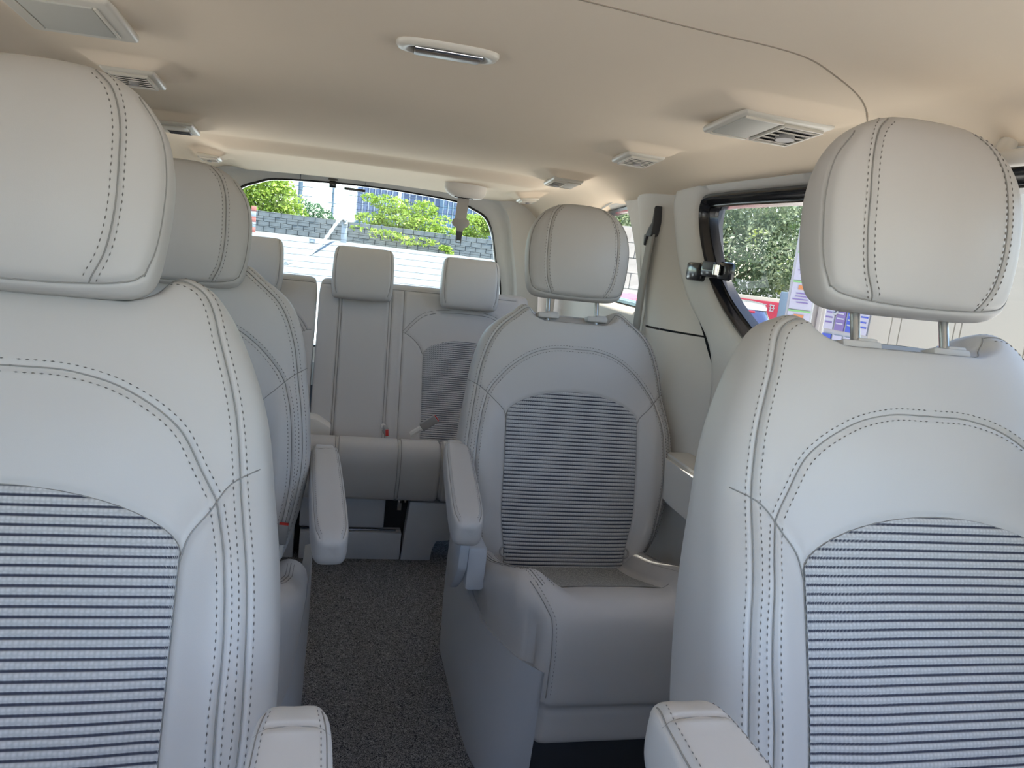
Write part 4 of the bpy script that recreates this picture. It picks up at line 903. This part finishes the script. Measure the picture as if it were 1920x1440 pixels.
# shoulder belt on the pillar
t = thing('pillar_seat_belt', 'grey shoulder belt running through a dark guide on the right pillar', 'seat belt', (0.958, 2.318, 1.0))
b = B(); b.prism([(-0.045, 0.262), (-0.030, 0.262), (-0.014, 0.282), (0.000, 0.292), (0.012, 0.300), (0.018, 0.345), (0.024, 0.352), (0.030, 0.300), (0.024, 0.262), (0.015, 0.255), (-0.020, 0.255), (-0.030, 0.228), (-0.038, 0.225)], -0.012, 0.016, 'x', 0.004)
for v in b.bm.verts: v.co.y = -v.co.y * 0.9
build('belt_guide', b, M['dark'], t)
rows = []
for k in range(26):
    q_ = k / 25; z_ = 0.262 - 0.60 * q_; yv = 0.0 - 0.02 * q_ - 0.06 * q_ * q_; x_ = -0.004 - 0.022 * math.sin(q_ * PI * .6)
    rows.append([(x_, yv - 0.026, z_), (x_ - 0.002, yv - 0.009, z_), (x_ + .001, yv - 0.008, z_), (x_ - 0.002, yv + .008, z_), (x_ + .001, yv + 0.009, z_), (x_, yv + 0.026, z_), (x_ + 0.004, yv + 0.026, z_), (x_ + 0.004, yv - 0.026, z_)])
V = np.array(rows); o = ob('webbing', mesh_np('webbing', V.reshape(-1, 3), quads(26, 8, True)), M['belt'], t)
b = B(); b.box((-0.06, -0.02, -0.035), (0.02, 0.06, 0.018), 0.005, rot=Matrix.Rotation(R(25), 3, 'X')); build('belt_tongue', b, M['dark'], t)
# grab handle by the front right pillar
b = B(); b.tube([(0, 0.06, 0.02), (-0.02, 0.05, -0.005), (-0.035, 0.03, -0.012), (-0.035, -0.10, -0.012), (-0.02, -0.12, -0.005), (0, -0.13, 0.02)], 0.013, 10)
o = build('grab_handle', b, M['trim'], smooth=True); o.location = (0.95, 0.93, 1.385); tag(o, 'beige grab handle above the right door, at the photo edge', 'handle')

# ------------------------------------------------------------------ outside
def omat(name, c, rough=0.9, **k): return mat(name, c, rough, **k)
M['concrete'] = omat('bounce_concrete', (0.66, 0.61, 0.545, 1), noise=(0.6, 0.05))
M['lot'] = omat('grey_lot', (0.165, 0.158, 0.15, 1), noise=(0.5, 0.06))
M['block'] = omat('grey_block', (0.15, 0.146, 0.138, 1), noise=(1.3, 0.25))
M['mortar'] = omat('mortar', (0.075, 0.075, 0.072, 1))
M['white'] = omat('white_paint', (0.36, 0.36, 0.36, 1), 0.6)
M['pole'] = omat('weathered_pole', (0.13, 0.16, 0.19, 1))
M['wire'] = omat('black_wire', (0.05, 0.06, 0.07, 1))
M['tower'] = omat('bluish_tower_wall', (0.20, 0.22, 0.30, 1)); M['tower2'] = omat('pale_tower_wall', (0.21, 0.28, 0.34, 1)); M['pane'] = omat('tower_window', (0.10, 0.12, 0.20, 1), 0.3)
M['rope'] = omat('grey_rope', (0.30, 0.29, 0.27, 1)); M['hill'] = omat('teal_roof', (0.06, 0.16, 0.17, 1))
def leafmat(name, c, c2):
    m = omat(name, c, 0.6); n = m.node_tree; b = n.nodes['Principled BSDF']
    oi = n.nodes.new('ShaderNodeTexCoord'); t = n.nodes.new('ShaderNodeTexNoise'); t.inputs['Scale'].default_value = 1.5; t.inputs['Detail'].default_value = 5
    n.links.new(oi.outputs['Object'], t.inputs['Vector']); cr = n.nodes.new('ShaderNodeValToRGB'); e = cr.color_ramp.elements
    e[0].position = 0.38; e[0].color = c; e[1].position = 0.62; e[1].color = c2; n.links.new(t.outputs[0], cr.inputs[0]); n.links.new(cr.outputs[0], b.inputs['Base Color'])
    tr = n.nodes.new('ShaderNodeBsdfTranslucent'); n.links.new(cr.outputs[0], tr.inputs[0]); mx = n.nodes.new('ShaderNodeMixShader'); mx.inputs[0].default_value = 0.4
    out = n.nodes['Material Output']; n.links.new(b.outputs[0], mx.inputs[1]); n.links.new(tr.outputs[0], mx.inputs[2]); n.links.new(mx.outputs[0], out.inputs[0]); return m
M['leaf_yellow'] = leafmat('yellow_green_leaf', (0.22, 0.30, 0.03, 1), (0.46, 0.54, 0.10, 1))
M['leaf_dark'] = leafmat('dark_green_leaf', (0.06, 0.14, 0.06, 1), (0.14, 0.26, 0.12, 1))
M['leaf_pale'] = leafmat('pale_green_leaf', (0.08, 0.14, 0.05, 1), (0.40, 0.46, 0.30, 1))
_n = M['leaf_pale'].node_tree; _cr = [x for x in _n.nodes if x.type == 'VALTORGB'][0]
_e = _cr.color_ramp.elements.new(0.70); _e.color = (0.38, 0.46, 0.06, 1); [x for x in _n.nodes if x.type == 'TEX_NOISE'][0].inputs['Detail'].default_value = 8
M['bark'] = omat('bark', (0.12, 0.09, 0.06, 1))
# ground: near the van it is level, towards the wall it climbs gently
gx = np.linspace(-80, 80, 40); gy = np.r_[np.linspace(-30, 6, 6), np.linspace(7, 58, 20), [70, 120, 400]]
GX, GY = np.meshgrid(gx, gy)
def gz(x, y): return np.where(y < 6, -0.55, -0.55 + (np.minimum(y, 75) - 6) * (0.83 - 0.0125 * np.clip(x, -20, 30)) / 54)
GZ = gz(GX, GY)
ob('ground', mesh_np('ground', np.stack([GX, GY, GZ], -1).reshape(-1, 3), quads(len(gy), 40)), M['lot'], kind='structure')
ax = np.linspace(-14, 14, 8); ay = np.r_[np.linspace(-14, 6, 6), np.linspace(7, 17, 5)]; AX, AY = np.meshgrid(ax, ay)
ob('bounce_apron', mesh_np('bounce_apron', np.stack([AX, AY, gz(AX, AY) + 0.015], -1).reshape(-1, 3), quads(len(ay), 8)), M['concrete'], kind='structure', label='pale unseen concrete apron added around the van to bounce light')  # unseen bright slab, added to bounce sunlight up to the ceiling
# block wall across the end of the lot; every block of the part in view is a piece
ws = thing('block_wall', 'long grey concrete block wall across the far end of the lot', 'wall', (0, 60, 0))
A0 = Vector((-12.0, 0.6, 0)); A1 = Vector((20.0, -0.6, 0)); bl = B(); bl.box((0, 0, 0), (0.78, 0.22, 0.36), 0.015, seg=1); BM = bl.mesh('block'); BM.materials.append(M['block'])
nb = int((A1 - A0).length / 0.81); angw = math.atan2(A1.y - A0.y, A1.x - A0.x)
for r_ in range(4):
    for i in range(nb):
        q_ = (i + (0.5 if r_ % 2 else 0)) / nb; p = A0.lerp(A1, q_); x_ = p.x
        if not (-7.6 < x_ < 12.4): continue
        z_ = float(gz(x_, 60)) + 0.19 + r_ * 0.375
        o = ob('block', BM, None, ws, (p.x, p.y + random.uniform(-.015, .015), z_), (0, math.radians(0.7), angw)); o.scale = (1, 1, random.uniform(.97, 1.0))
b = B(); g0, g1 = float(gz(A0.x, 60)), float(gz(A1.x, 60))
b2 = bmesh.new(); vs_ = [b2.verts.new((p.x, p.y + dy, z_)) for p, g in ((A0, g0), (A1, g1)) for dy in (-.07, .07) for z_ in (g - .3, g + 1.48)]
for f in ((0, 1, 5, 4), (2, 3, 7, 6), (1, 3, 7, 5), (0, 1, 3, 2), (4, 5, 7, 6)): b2.faces.new([vs_[k] for k in f])
b.merge(b2); build('mortar_core', b, M['mortar'], ws)
# trees
def tree(name, label, cx, cy, zb, blobs, n, size, leaf, trunk=True, group=None, seed=1):
    rnd = np.random.RandomState(seed)
    t = thing(name, label, 'tree', (cx, cy, zb), group=group)
    V = []; F = []
    tot = sum(b_[3] * b_[4] * b_[5] for b_ in blobs) ** 1.0
    for (x, y, z, rx, ry, rz) in blobs:
        k = int(n * (rx * ry * rz) / tot)
        d = rnd.normal(size=(k, 3)); d /= np.linalg.norm(d, axis=1)[:, None]
        rad = rnd.uniform(0.45, 1.05, k) ** 0.6
        P = d * rad[:, None] * [rx, ry, rz] + [x, y, z] + rnd.normal(size=(k, 3)) * 0.06 * min(rx, rz)
        a = rnd.normal(size=(k, 3)); a /= np.linalg.norm(a, axis=1)[:, None]; c = rnd.normal(size=(k, 3)); c = np.cross(a, c); c /= np.linalg.norm(c, axis=1)[:, None]
        s = size * rnd.uniform(.6, 1.3, k)[:, None]
        o = len(V) * 4 if False else sum(len(q) for q in V)
        Q = np.stack([P - a * s, P + c * s * .5, P + a * s, P - c * s * .5], 1).reshape(-1, 3); V.append(Q)
        F += [(o + 4 * i, o + 4 * i + 1, o + 4 * i + 2, o + 4 * i + 3) for i in range(k)]
    ob('foliage', mesh_np('foliage', np.vstack(V), F, False), leaf, t, kind='stuff')
    if trunk:
        b = B(); x, y, z = blobs[0][:3]
        b.tube([(0, 0, 0), (x * .3, y * .3, z * .5), (x, y, z)], [0.12, 0.10, 0.05], 8)
        for (x2, y2, z2, *_r) in blobs[1:5]: b.tube([(x * .5, y * .5, z * .6), (x2, y2, z2)], [0.05, 0.02], 6)
        build('trunk', b, M['bark'], t)
    return t
tree('broad_tree', 'broad yellow-green tree behind the block wall at the left of the rear window', -6.5, 63, 0.4, [(0, 0, 3.0, 2.6, 2, 2.2), (-2.2, 0, 3.4, 2.6, 2, 2.4), (1.6, 0, 2.2, 1.7, 1.4, 1.4), (0.6, 0, 4.0, 1.5, 1.3, 1.3), (2.6, 0, 1.5, 1.1, 1, .8)], 9000, 0.16, M['leaf_yellow'], seed=3)
tree('small_tree', 'small blue-green tree behind the wall left of the thin pole', -2.5, 66, 0.4, [(0, 0, 1.9, .9, .8, .8), (.9, 0, 1.6, .7, .6, .6), (-.8, 0, 2.2, .6, .6, .7), (1.5, 0, 1.3, .5, .5, .4)], 1500, 0.10, M['leaf_dark'], seed=5)
tree('leaning_tree', 'sparse yellow-green tree leaning over the block wall right of the white post', 4.2, 61.6, 0.2, [(0, 0, 2.2, 1.9, .9, .9), (-2.2, 0, 2.0, 1.3, .8, .5), (1.9, -.6, 1.9, 1.5, .9, .8), (-.8, 0, 3.3, 1.5, .7, .7), (1.9, 0, 3.2, 1.2, .8, .7), (-2.4, 0, 3.6, .7, .5, .4), (3.6, -1.2, 1.5, 1.4, .7, .6), (3.4, 0, 2.6, .7, .5, .4), (-1.0, -2.4, .9, 1.6, .4, .35), (1.2, -2.4, .7, 1.8, .4, .35), (-2.8, -2.3, 1.2, 1.0, .3, .2)], 4600, 0.14, M['leaf_yellow'], seed=8)
tree('climbing_shrub', 'yellow-green tree behind the wall at the right end of the rear window', 10.6, 64.0, 0.2, [(0, 0, 2.3, 1.6, .9, 1.1), (1.2, 0, 2.9, 1.3, .8, .9), (-.9, 0, 1.8, .9, .7, .6)], 3200, 0.13, M['leaf_yellow'], seed=9)
tree('wall_shrub', 'small bright shrub hanging low on the face of the block wall', 7.7, 59.3, -0.1, [(0, 0, .7, .5, .3, .25), (.35, -.1, .4, .35, .3, .2)], 350, 0.12, M['leaf_yellow'], trunk=False, seed=4)
# poles and wires
t = thing('utility_pole', 'thick grey utility pole with two crossarms in the rear window', 'pole', (-5.0, 90, 0))
b = B(); b.tube([(0, 0, -1), (0, 0, 9)], [0.30, 0.24], 10); build('pole_shaft', b, M['pole'], t)
for z_ in (4.35, 5.35):
    b = B(); b.box((0, 0, z_), (2.6, .12, .10)); build('crossarm', b, M['pole'], t)
t = thing('thin_pole', 'thin dark pole in the middle of the rear window view', 'pole', (-1.27, 80, 0))
b = B(); b.tube([(0, 0, -1), (0, 0, 8)], [0.13, 0.11], 8); build('pole_shaft', b, M['pole'], t)
b = B(); b.box((0.1, 0, 3.6), (1.3, .1, .08)); build('crossarm', b, M['pole'], t)
for k, (za, zb_) in enumerate(((5.9, 5.35), (5.5, 4.9), (4.6, 4.0), (3.7, 3.3), (3.2, 2.9))):
    b = B(); b.tube([(-12 + (20 * q_ / 10), 85, za + (zb_ - za) * q_ / 10 - 0.35 * math.sin(PI * q_ / 10)) for q_ in range(11)], 0.02, 4)
    o = build('overhead_wire', b, M['wire']); tag(o, '%s overhead wire crossing the sky in the rear window' % ('topmost', 'second highest', 'middle', 'second lowest', 'lowest')[k], 'wire', 'overhead wires')
# towers
def tower(label, px0, px1, Y, H, m, cols, rows_, group):
    a = at(px0, 420, Y); c = at(px1, 430, Y); w_ = c.x - a.x
    t = thing('apartment_tower', label, 'building', ((a.x + c.x) / 2, Y, 0), group=group)
    b = B(); b.box((0, 6, H / 2 - 2), (w_, 12, H), 0.0); 
    build('tower_wall', b, m, t)
    wb = B(); cw = w_ / cols; wb.box((0, 0, 0), (cw * .5, 0.3, 1.7)); wm = wb.mesh('window'); wm.materials.append(M['pane'])
    for i in range(cols):
        for j in range(rows_): ob('window', wm, None, t, (-w_ / 2 + cw * (i + .5), -0.05, 2.5 + j * 3.0))
    for i in range(cols + 1):
        b = B(); b.box((-w_ / 2 + cw * i, -0.25, H / 2 - 2), (cw * .12, .5, H)); build('rib', b, M['white'], t)
T_G = 'distant apartment towers'
tower('tall bluish apartment tower beyond the trees, nearest the black strip', 666, 742, 260, 48, M['tower'], 7, 10, T_G)
tower('bluish apartment tower in the middle of the row behind the trees', 752, 822, 300, 45, M['tower'], 6, 10, T_G)
tower('pale blue apartment tower behind the hanging belt', 828, 882, 280, 26, M['tower2'], 6, 8, T_G)
tower('low bluish block at the right of the tower row', 884, 925, 320, 20, M['tower'], 4, 5, T_G)
b = B(); b.prism([(-6, 0), (6, 0), (5, 1.6), (0, 2.3), (-5.2, 1.4)], 0, 14, 'y'); o = build('shed_roof', b, M['hill']); o.location = (1.2, 74, 1.2 - .9); tag(o, 'low teal shed roof showing just above the block wall', 'roof'); o.scale = (.55, 1, .75)
def on_ground(px, py):
    Y = 8.0
    for _ in range(4000):
        p_ = at(px, py, Y)
        if p_.z <= float(gz(p_.x, p_.y)): break
        Y += 0.02
    return p_
# white post and sagging rope, small box, striped post
p = at(644, 452, 57); p.z = float(gz(p.x, 57)) + .15; q = at(645, 415, 57)
b = B(); b.box((0, 0, (q.z - p.z) / 2 - .15), (0.42, 0.42, q.z - p.z + .3), 0.02); o = build('white_post', b, M['white']); o.location = p; tag(o, 'white square post standing before the block wall', 'post')
g0_ = on_ground(536, 497); Yg = g0_.y; rp = [g0_ + Vector((0, 0, .05))] + [at(a, c, Yg + (56.7 - Yg) * f) for a, c, f in ((560, 489, .12), (585, 474, .3), (602, 458, .47), (616, 440, .65), (628, 423, .83), (636, 414, .97))] + [at(641, 411, 56.75), at(647, 413, 56.7), at(648, 422, 56.7)]
cr_ = catmull([tuple(v) for v in rp], 8); b = B(); b.tube([tuple(v) for v in cr_], [0.13 * (0.8 + 0.35 * (i % 5 == 0)) * (cr_[i][1] / 57) for i in range(len(cr_))], 8); o = build('rope', b, M['rope'], smooth=True); tag(o, 'thick pale rope sagging from the top of the white post to the ground', 'rope')
p = on_ground(585, 456); b = B(); b.box((0, 0, .14), (.34, .3, .24), .02); b.box((0, 0, .27), (.40, .34, .04), .01); b.box((0, -.17, .13), (.2, .02, .12)); o = build('small_box', b, M['white']); o.location = p; tag(o, 'small white box on the ground in front of the wall', 'box')
t = thing('striped_post', 'white and red post at the left edge of the block wall', 'post', tuple(at(474, 436, 56)))
for k in range(5):
    b = B(); b.box((0, 0, .18 + k * .36), (.30, .30, .36), .01); build('band', b, M['white'] if k % 2 else omat('faded_red', (0.5, .16, .12, 1)), t)
b = B(); b.box((-.6, 0, .7), (.8, .2, 1.4), .02); build('panel', b, M['white'], t)
# right-hand side: tree, banner, car, poster column, shop
GR = -0.55
tree('flowering_tree', 'dense pale-leaved tree filling the sliding door window', 10.4, 19.6, GR, [(0, 0, 2.2, 2.4, 1.8, 1.5), (-1.4, 1, 2.6, 1.8, 1.6, 1.3), (1.4, -1, 2.6, 1.9, 1.6, 1.4), (0.2, 0, 3.8, 2.4, 1.8, 1.2), (-2.2, 2, 3.6, 1.6, 1.6, 1.2), (1.8, -1.4, 1.7, 1.0, .9, .6)], 34000, 0.065, M['leaf_pale'], seed=11)
tree('hedge_tree', 'thin tree seen through the right rear quarter window', 8.6, 26.0, GR, [(0, 0, 2.9, 2.2, 2.0, 1.3), (-1.6, 1.5, 2.6, 1.6, 1.6, 1.1), (1.4, -1, 2.4, 1.4, 1.4, 1.0)], 5000, 0.11, M['leaf_pale'], seed=13)
M['banner'] = omat('crimson_banner', (0.36, 0.03, 0.055, 1)); M['cream'] = omat('cream_panel', (0.42, 0.38, 0.31, 1)); M['bluegrey'] = omat('blue_grey_board', (0.15, 0.21, 0.27, 1))
M['lilac'] = omat('lilac_ink', (0.19, 0.14, 0.30, 1)); M['orange'] = omat('orange_ink', (0.5, 0.20, 0.08, 1)); M['green'] = omat('green_ink', (0.20, 0.42, 0.16, 1)); M['teal'] = omat('teal_ink', (0.08, 0.40, 0.48, 1)); M['poster'] = omat('poster_paper', (0.42, 0.40, 0.46, 1)); M['blue'] = omat('blue_ink', (0.07, 0.10, 0.40, 1))
def frame_at(px, py, Y, yaw): 
    p = at(px, py, Y); return (p.x, p.y, p.z), (0, 0, yaw)
# banner wall
yaw = R(-38)
p0 = at(1400, 574, 17.0)
t = thing('banner_board', 'cream wall board with a crimson banner and white lettering behind the white car', 'sign', (p0.x, p0.y, GR), (0, 0, yaw))
bw = 1.9
b = B(); b.box((0, .06, (p0.z - GR + 0.27) / 2), (bw, .1, p0.z - GR + 0.27), .01); build('board', b, M['cream'], t)
b = B(); b.box((0.0, 0, p0.z - GR - .03), (bw - .2, .03, .42), .005); build('banner', b, M['banner'], t)
for k in range(7):
    b = B(); x_ = -.55 + k * .19; z_ = p0.z - GR + .05
    for (dx, dz, sx2, sz2) in ((0, .05, .12, .02), (0, -.02, .14, .02), (-.03, 0, .02, .16), (.04, -.03, .02, .12), (0, -.09, .10, .018)):
        if (k * 3 + int(dx * 100)) % 4: b.box((x_ + dx, -.025, z_ + dz), (sx2, .012, sz2))
    build('character', b, M['white'], t)
# parked white car (rear roof and dark glass visible)
p0 = at(1368, 598, 13.2)
t = thing('white_car', 'white car with dark rear glass parked outside, seen through the sliding door window', 'car', (p0.x, p0.y, GR), (0, 0, R(-30))); t.scale = (.95, .95, .84)
def carloop(z, hx, hy, n=40, cx=0, cy=0, e=.45):
    a = np.linspace(0, 2 * PI, n, endpoint=False); return np.stack([cx + hx * np.sign(np.cos(a)) * np.abs(np.cos(a)) ** e, cy + hy * np.sign(np.sin(a)) * np.abs(np.sin(a)) ** e, np.full(n, z)], 1)
M['carwhite'] = omat('white_car_paint', (0.42, 0.42, 0.43, 1), 0.2, coat=0.5); M['carglass'] = omat('dark_car_glass', (0.03, 0.04, 0.10, 1), 0.1); M['tyre'] = omat('tyre', (.02, .02, .02, 1))
def car_body(t, paint):
    ring_loft('car_body', [carloop(.25, .80, 2.05), carloop(.35, .88, 2.2), carloop(.7, .90, 2.25), carloop(.92, .86, 2.15), carloop(.98, .80, 1.9), carloop(.99, .4, .9), carloop(.99, .01, .02)], paint, t, 40)
    ring_loft('car_glass', [carloop(.97, .80, 1.30, cy=-.1), carloop(1.15, .74, 1.12, cy=-.1), carloop(1.36, .64, .92, cy=-.1), carloop(1.37, .1, .1, cy=-.1)], M['carglass'], t, 40)
    ring_loft('car_roof', [carloop(1.33, .67, .95, cy=-.1), carloop(1.37, .67, .95, cy=-.1), carloop(1.44, .60, .86, cy=-.1), carloop(1.47, .4, .6, cy=-.1), carloop(1.475, .01, .02, cy=-.1)], paint, t, 40)
    for sx2 in (-.66, .66):
        for sy in (-.85, .95):
            b = B(); b.tube([(sx2 * .9, sy, .96), (sx2 * .82, sy * .86, 1.36)], .03, 6); build('window_post', b, paint, t)
    for sx2 in (-.84, .84):
        for sy in (-1.35, 1.35):
            b = B(); b.tube([(sx2 - .1, sy, .32), (sx2 + .1, sy, .32)], .32, 24); build('wheel', b, M['tyre'], t)
car_body(t, M['carwhite'])
b = B(); b.box((0, -1.22, 1.30), (.9, .04, .05), .01); build('brake_light', b, M['banner'], t)
# red car seen through the quarter window
p0 = at(1186, 560, 8.8)
t = thing('red_car', 'red car seen at the foot of the right rear quarter window', 'car', (p0.x, p0.y, GR), (0, 0, R(-62))); t.scale = (.9, .9, .895)
car_body(t, M['banner'])
# paved bank behind it, laid in slabs
t = thing('paved_bank', 'pale slope laid with stone slabs behind the red car', 'bank', tuple(at(1172, 512, 18.2)), (R(62), 0, R(-25)))
b = B(); b.box((0, 0, -.06), (2.6, 2.7, .08)); build('bank_bed', b, M['block'], t)
b = B(); b.box((0, 0, 0), (.885, .415, .06), .01, seg=1); SM = b.mesh('slab'); SM.materials.append(omat('bank_slab', (0.15, 0.14, 0.125, 1), noise=(3, .12)))
for i in range(6):
    for j in range(3):
        o = ob('slab', SM, None, t, (-1.0 + .9 * j + (.2 if i % 2 else -.2), -1.08 + .43 * i, random.uniform(-.006, .01)))
# poster column
p0 = at(1517, 480, 8.0)
t = thing('poster_board', 'tall white notice board with lilac text and orange headings beside the shop', 'sign', (p0.x, p0.y, GR), (0, 0, R(-30)))
b = B(); b.box((0, .06, 1.2), (.30, .08, 2.4), .01); build('board', b, M['white'], t)
for k in range(4):
    zc_ = 1.20 + k * .34
    b = B(); b.box((0, .01, zc_), (.25, .012, .31)); o = build('poster', b, M['poster'], t)
    b = B(); b.box((0, .001, zc_ + .10), (.11, .008, .05)); build('heading', b, [M['orange'], M['orange'], M['orange'], M['teal'], M['banner'], M['lilac']][k], t)
    b = B()
    for r_ in range(4): b.box((random.uniform(-.02, .02), .001, zc_ + .03 - r_ * .035), (.17 - .04 * (r_ == 3), .006, .012))
    build('text_line', b, M['lilac'], t)
    b = B(); b.box((0, .001, zc_ + .165), (.25, .008, .018)); build('border', b, M['green'], t)
# blue-grey small board left of it
p0 = at(1476, 572, 8.6)
b = B(); b.box((0, 0, (p0.z - GR + .16) / 2), (.20, .06, p0.z - GR + .16), .01); b.box((.03, -.035, p0.z - GR + .02), (.03, .01, .07)); o = build('blue_board', b, M['bluegrey']); o.location = (p0.x, p0.y, GR); o.rotation_euler = (0, 0, R(-30)); tag(o, 'plain blue-grey board standing left of the poster board', 'sign')
# shop front: white column, window with notices, cream panels
p0 = at(1536, 500, 8.5)
b = B(); b.box((0, .15, 2.2), (.34, .3, 5.4), .02); b.box((0.10, -.02, 2.2), (.05, .05, 5.4), .01); o = build('white_column', b, omat('pale_grey_column', (.38, .35, .32, 1))); o.location = (p0.x, p0.y, GR); o.rotation_euler = (0, 0, R(-30)); tag(o, 'pale grey column between poster board and shop window', 'column')
sh_a = at(1548, 560, 6.9); sh_b = at(1632, 575, 6.3)
d_ = (sh_b - sh_a); L_ = math.hypot(d_.x, d_.y); yw = math.atan2(d_.y, d_.x)
t = thing('shop_window', 'shop window crowded with blue and lilac notices behind the front right headrest posts', 'window', (sh_a.x, sh_a.y, GR), (0, 0, yw))
b = B(); b.box((L_ / 2, .08, 1.4), (L_, .08, 2.8), .01); build('window_board', b, M['white'], t)
for k in range(4):
    for j in range(5):
        zz = .75 + j * .33; x_ = (k + .5) * L_ / 4; 
        b = B(); b.box((x_, .03, zz), (L_ / 4 * .82, .012, .28)); build('notice', b, M[('poster', 'lilac', 'blue', 'poster')[(k + 2 * j) % 4]], t)
        b = B()
        for r_ in range(4): b.box((x_ + random.uniform(-.01, .01), .022, zz + .08 - .05 * r_), (L_ / 4 * .6, .006, .014))
        build('text_line', b, M[('lilac', 'poster', 'white', 'blue')[(k + 2 * j) % 4]], t)
tx = D.curves.new('letter', 'FONT'); tx.body = '5'; tx.size = .2; tx.extrude = .004; to = D.objects.new('letter', tx); COL.objects.link(to); to.data.materials.append(M['white']); to.parent = t; to.location = (L_ * .18, .015, at(1562, 580, 6.8).z - GR - .05); to.rotation_euler = (R(90), 0, 0)
c_a = at(1632, 575, 6.3); c_b = at(1960, 610, 4.4); d_ = (c_b - c_a); L_ = math.hypot(d_.x, d_.y); yw = math.atan2(d_.y, d_.x)
t = thing('panelled_wall', 'cream panelled shop wall with thin vertical joints below the front right headrest', 'wall', (c_a.x, c_a.y, GR), (0, 0, yw))
b = B(); b.box((L_ / 2, .10, 1.5), (L_, .06, 3.0), 0); build('wall_core', b, M['mortar'], t)
xs_ = [0, .30, .42, 1.05, 1.12, 1.75, 1.9, 2.6]; xs_ = [x_ for x_ in xs_ if x_ < L_] + [L_]
for a_0, a_1 in zip(xs_[:-1], xs_[1:]):
    b = B(); b.box(((a_0 + a_1) / 2, .05, 1.5), (a_1 - a_0 - .012, .05, 3.0), .004); build('panel', b, M['cream'], t)
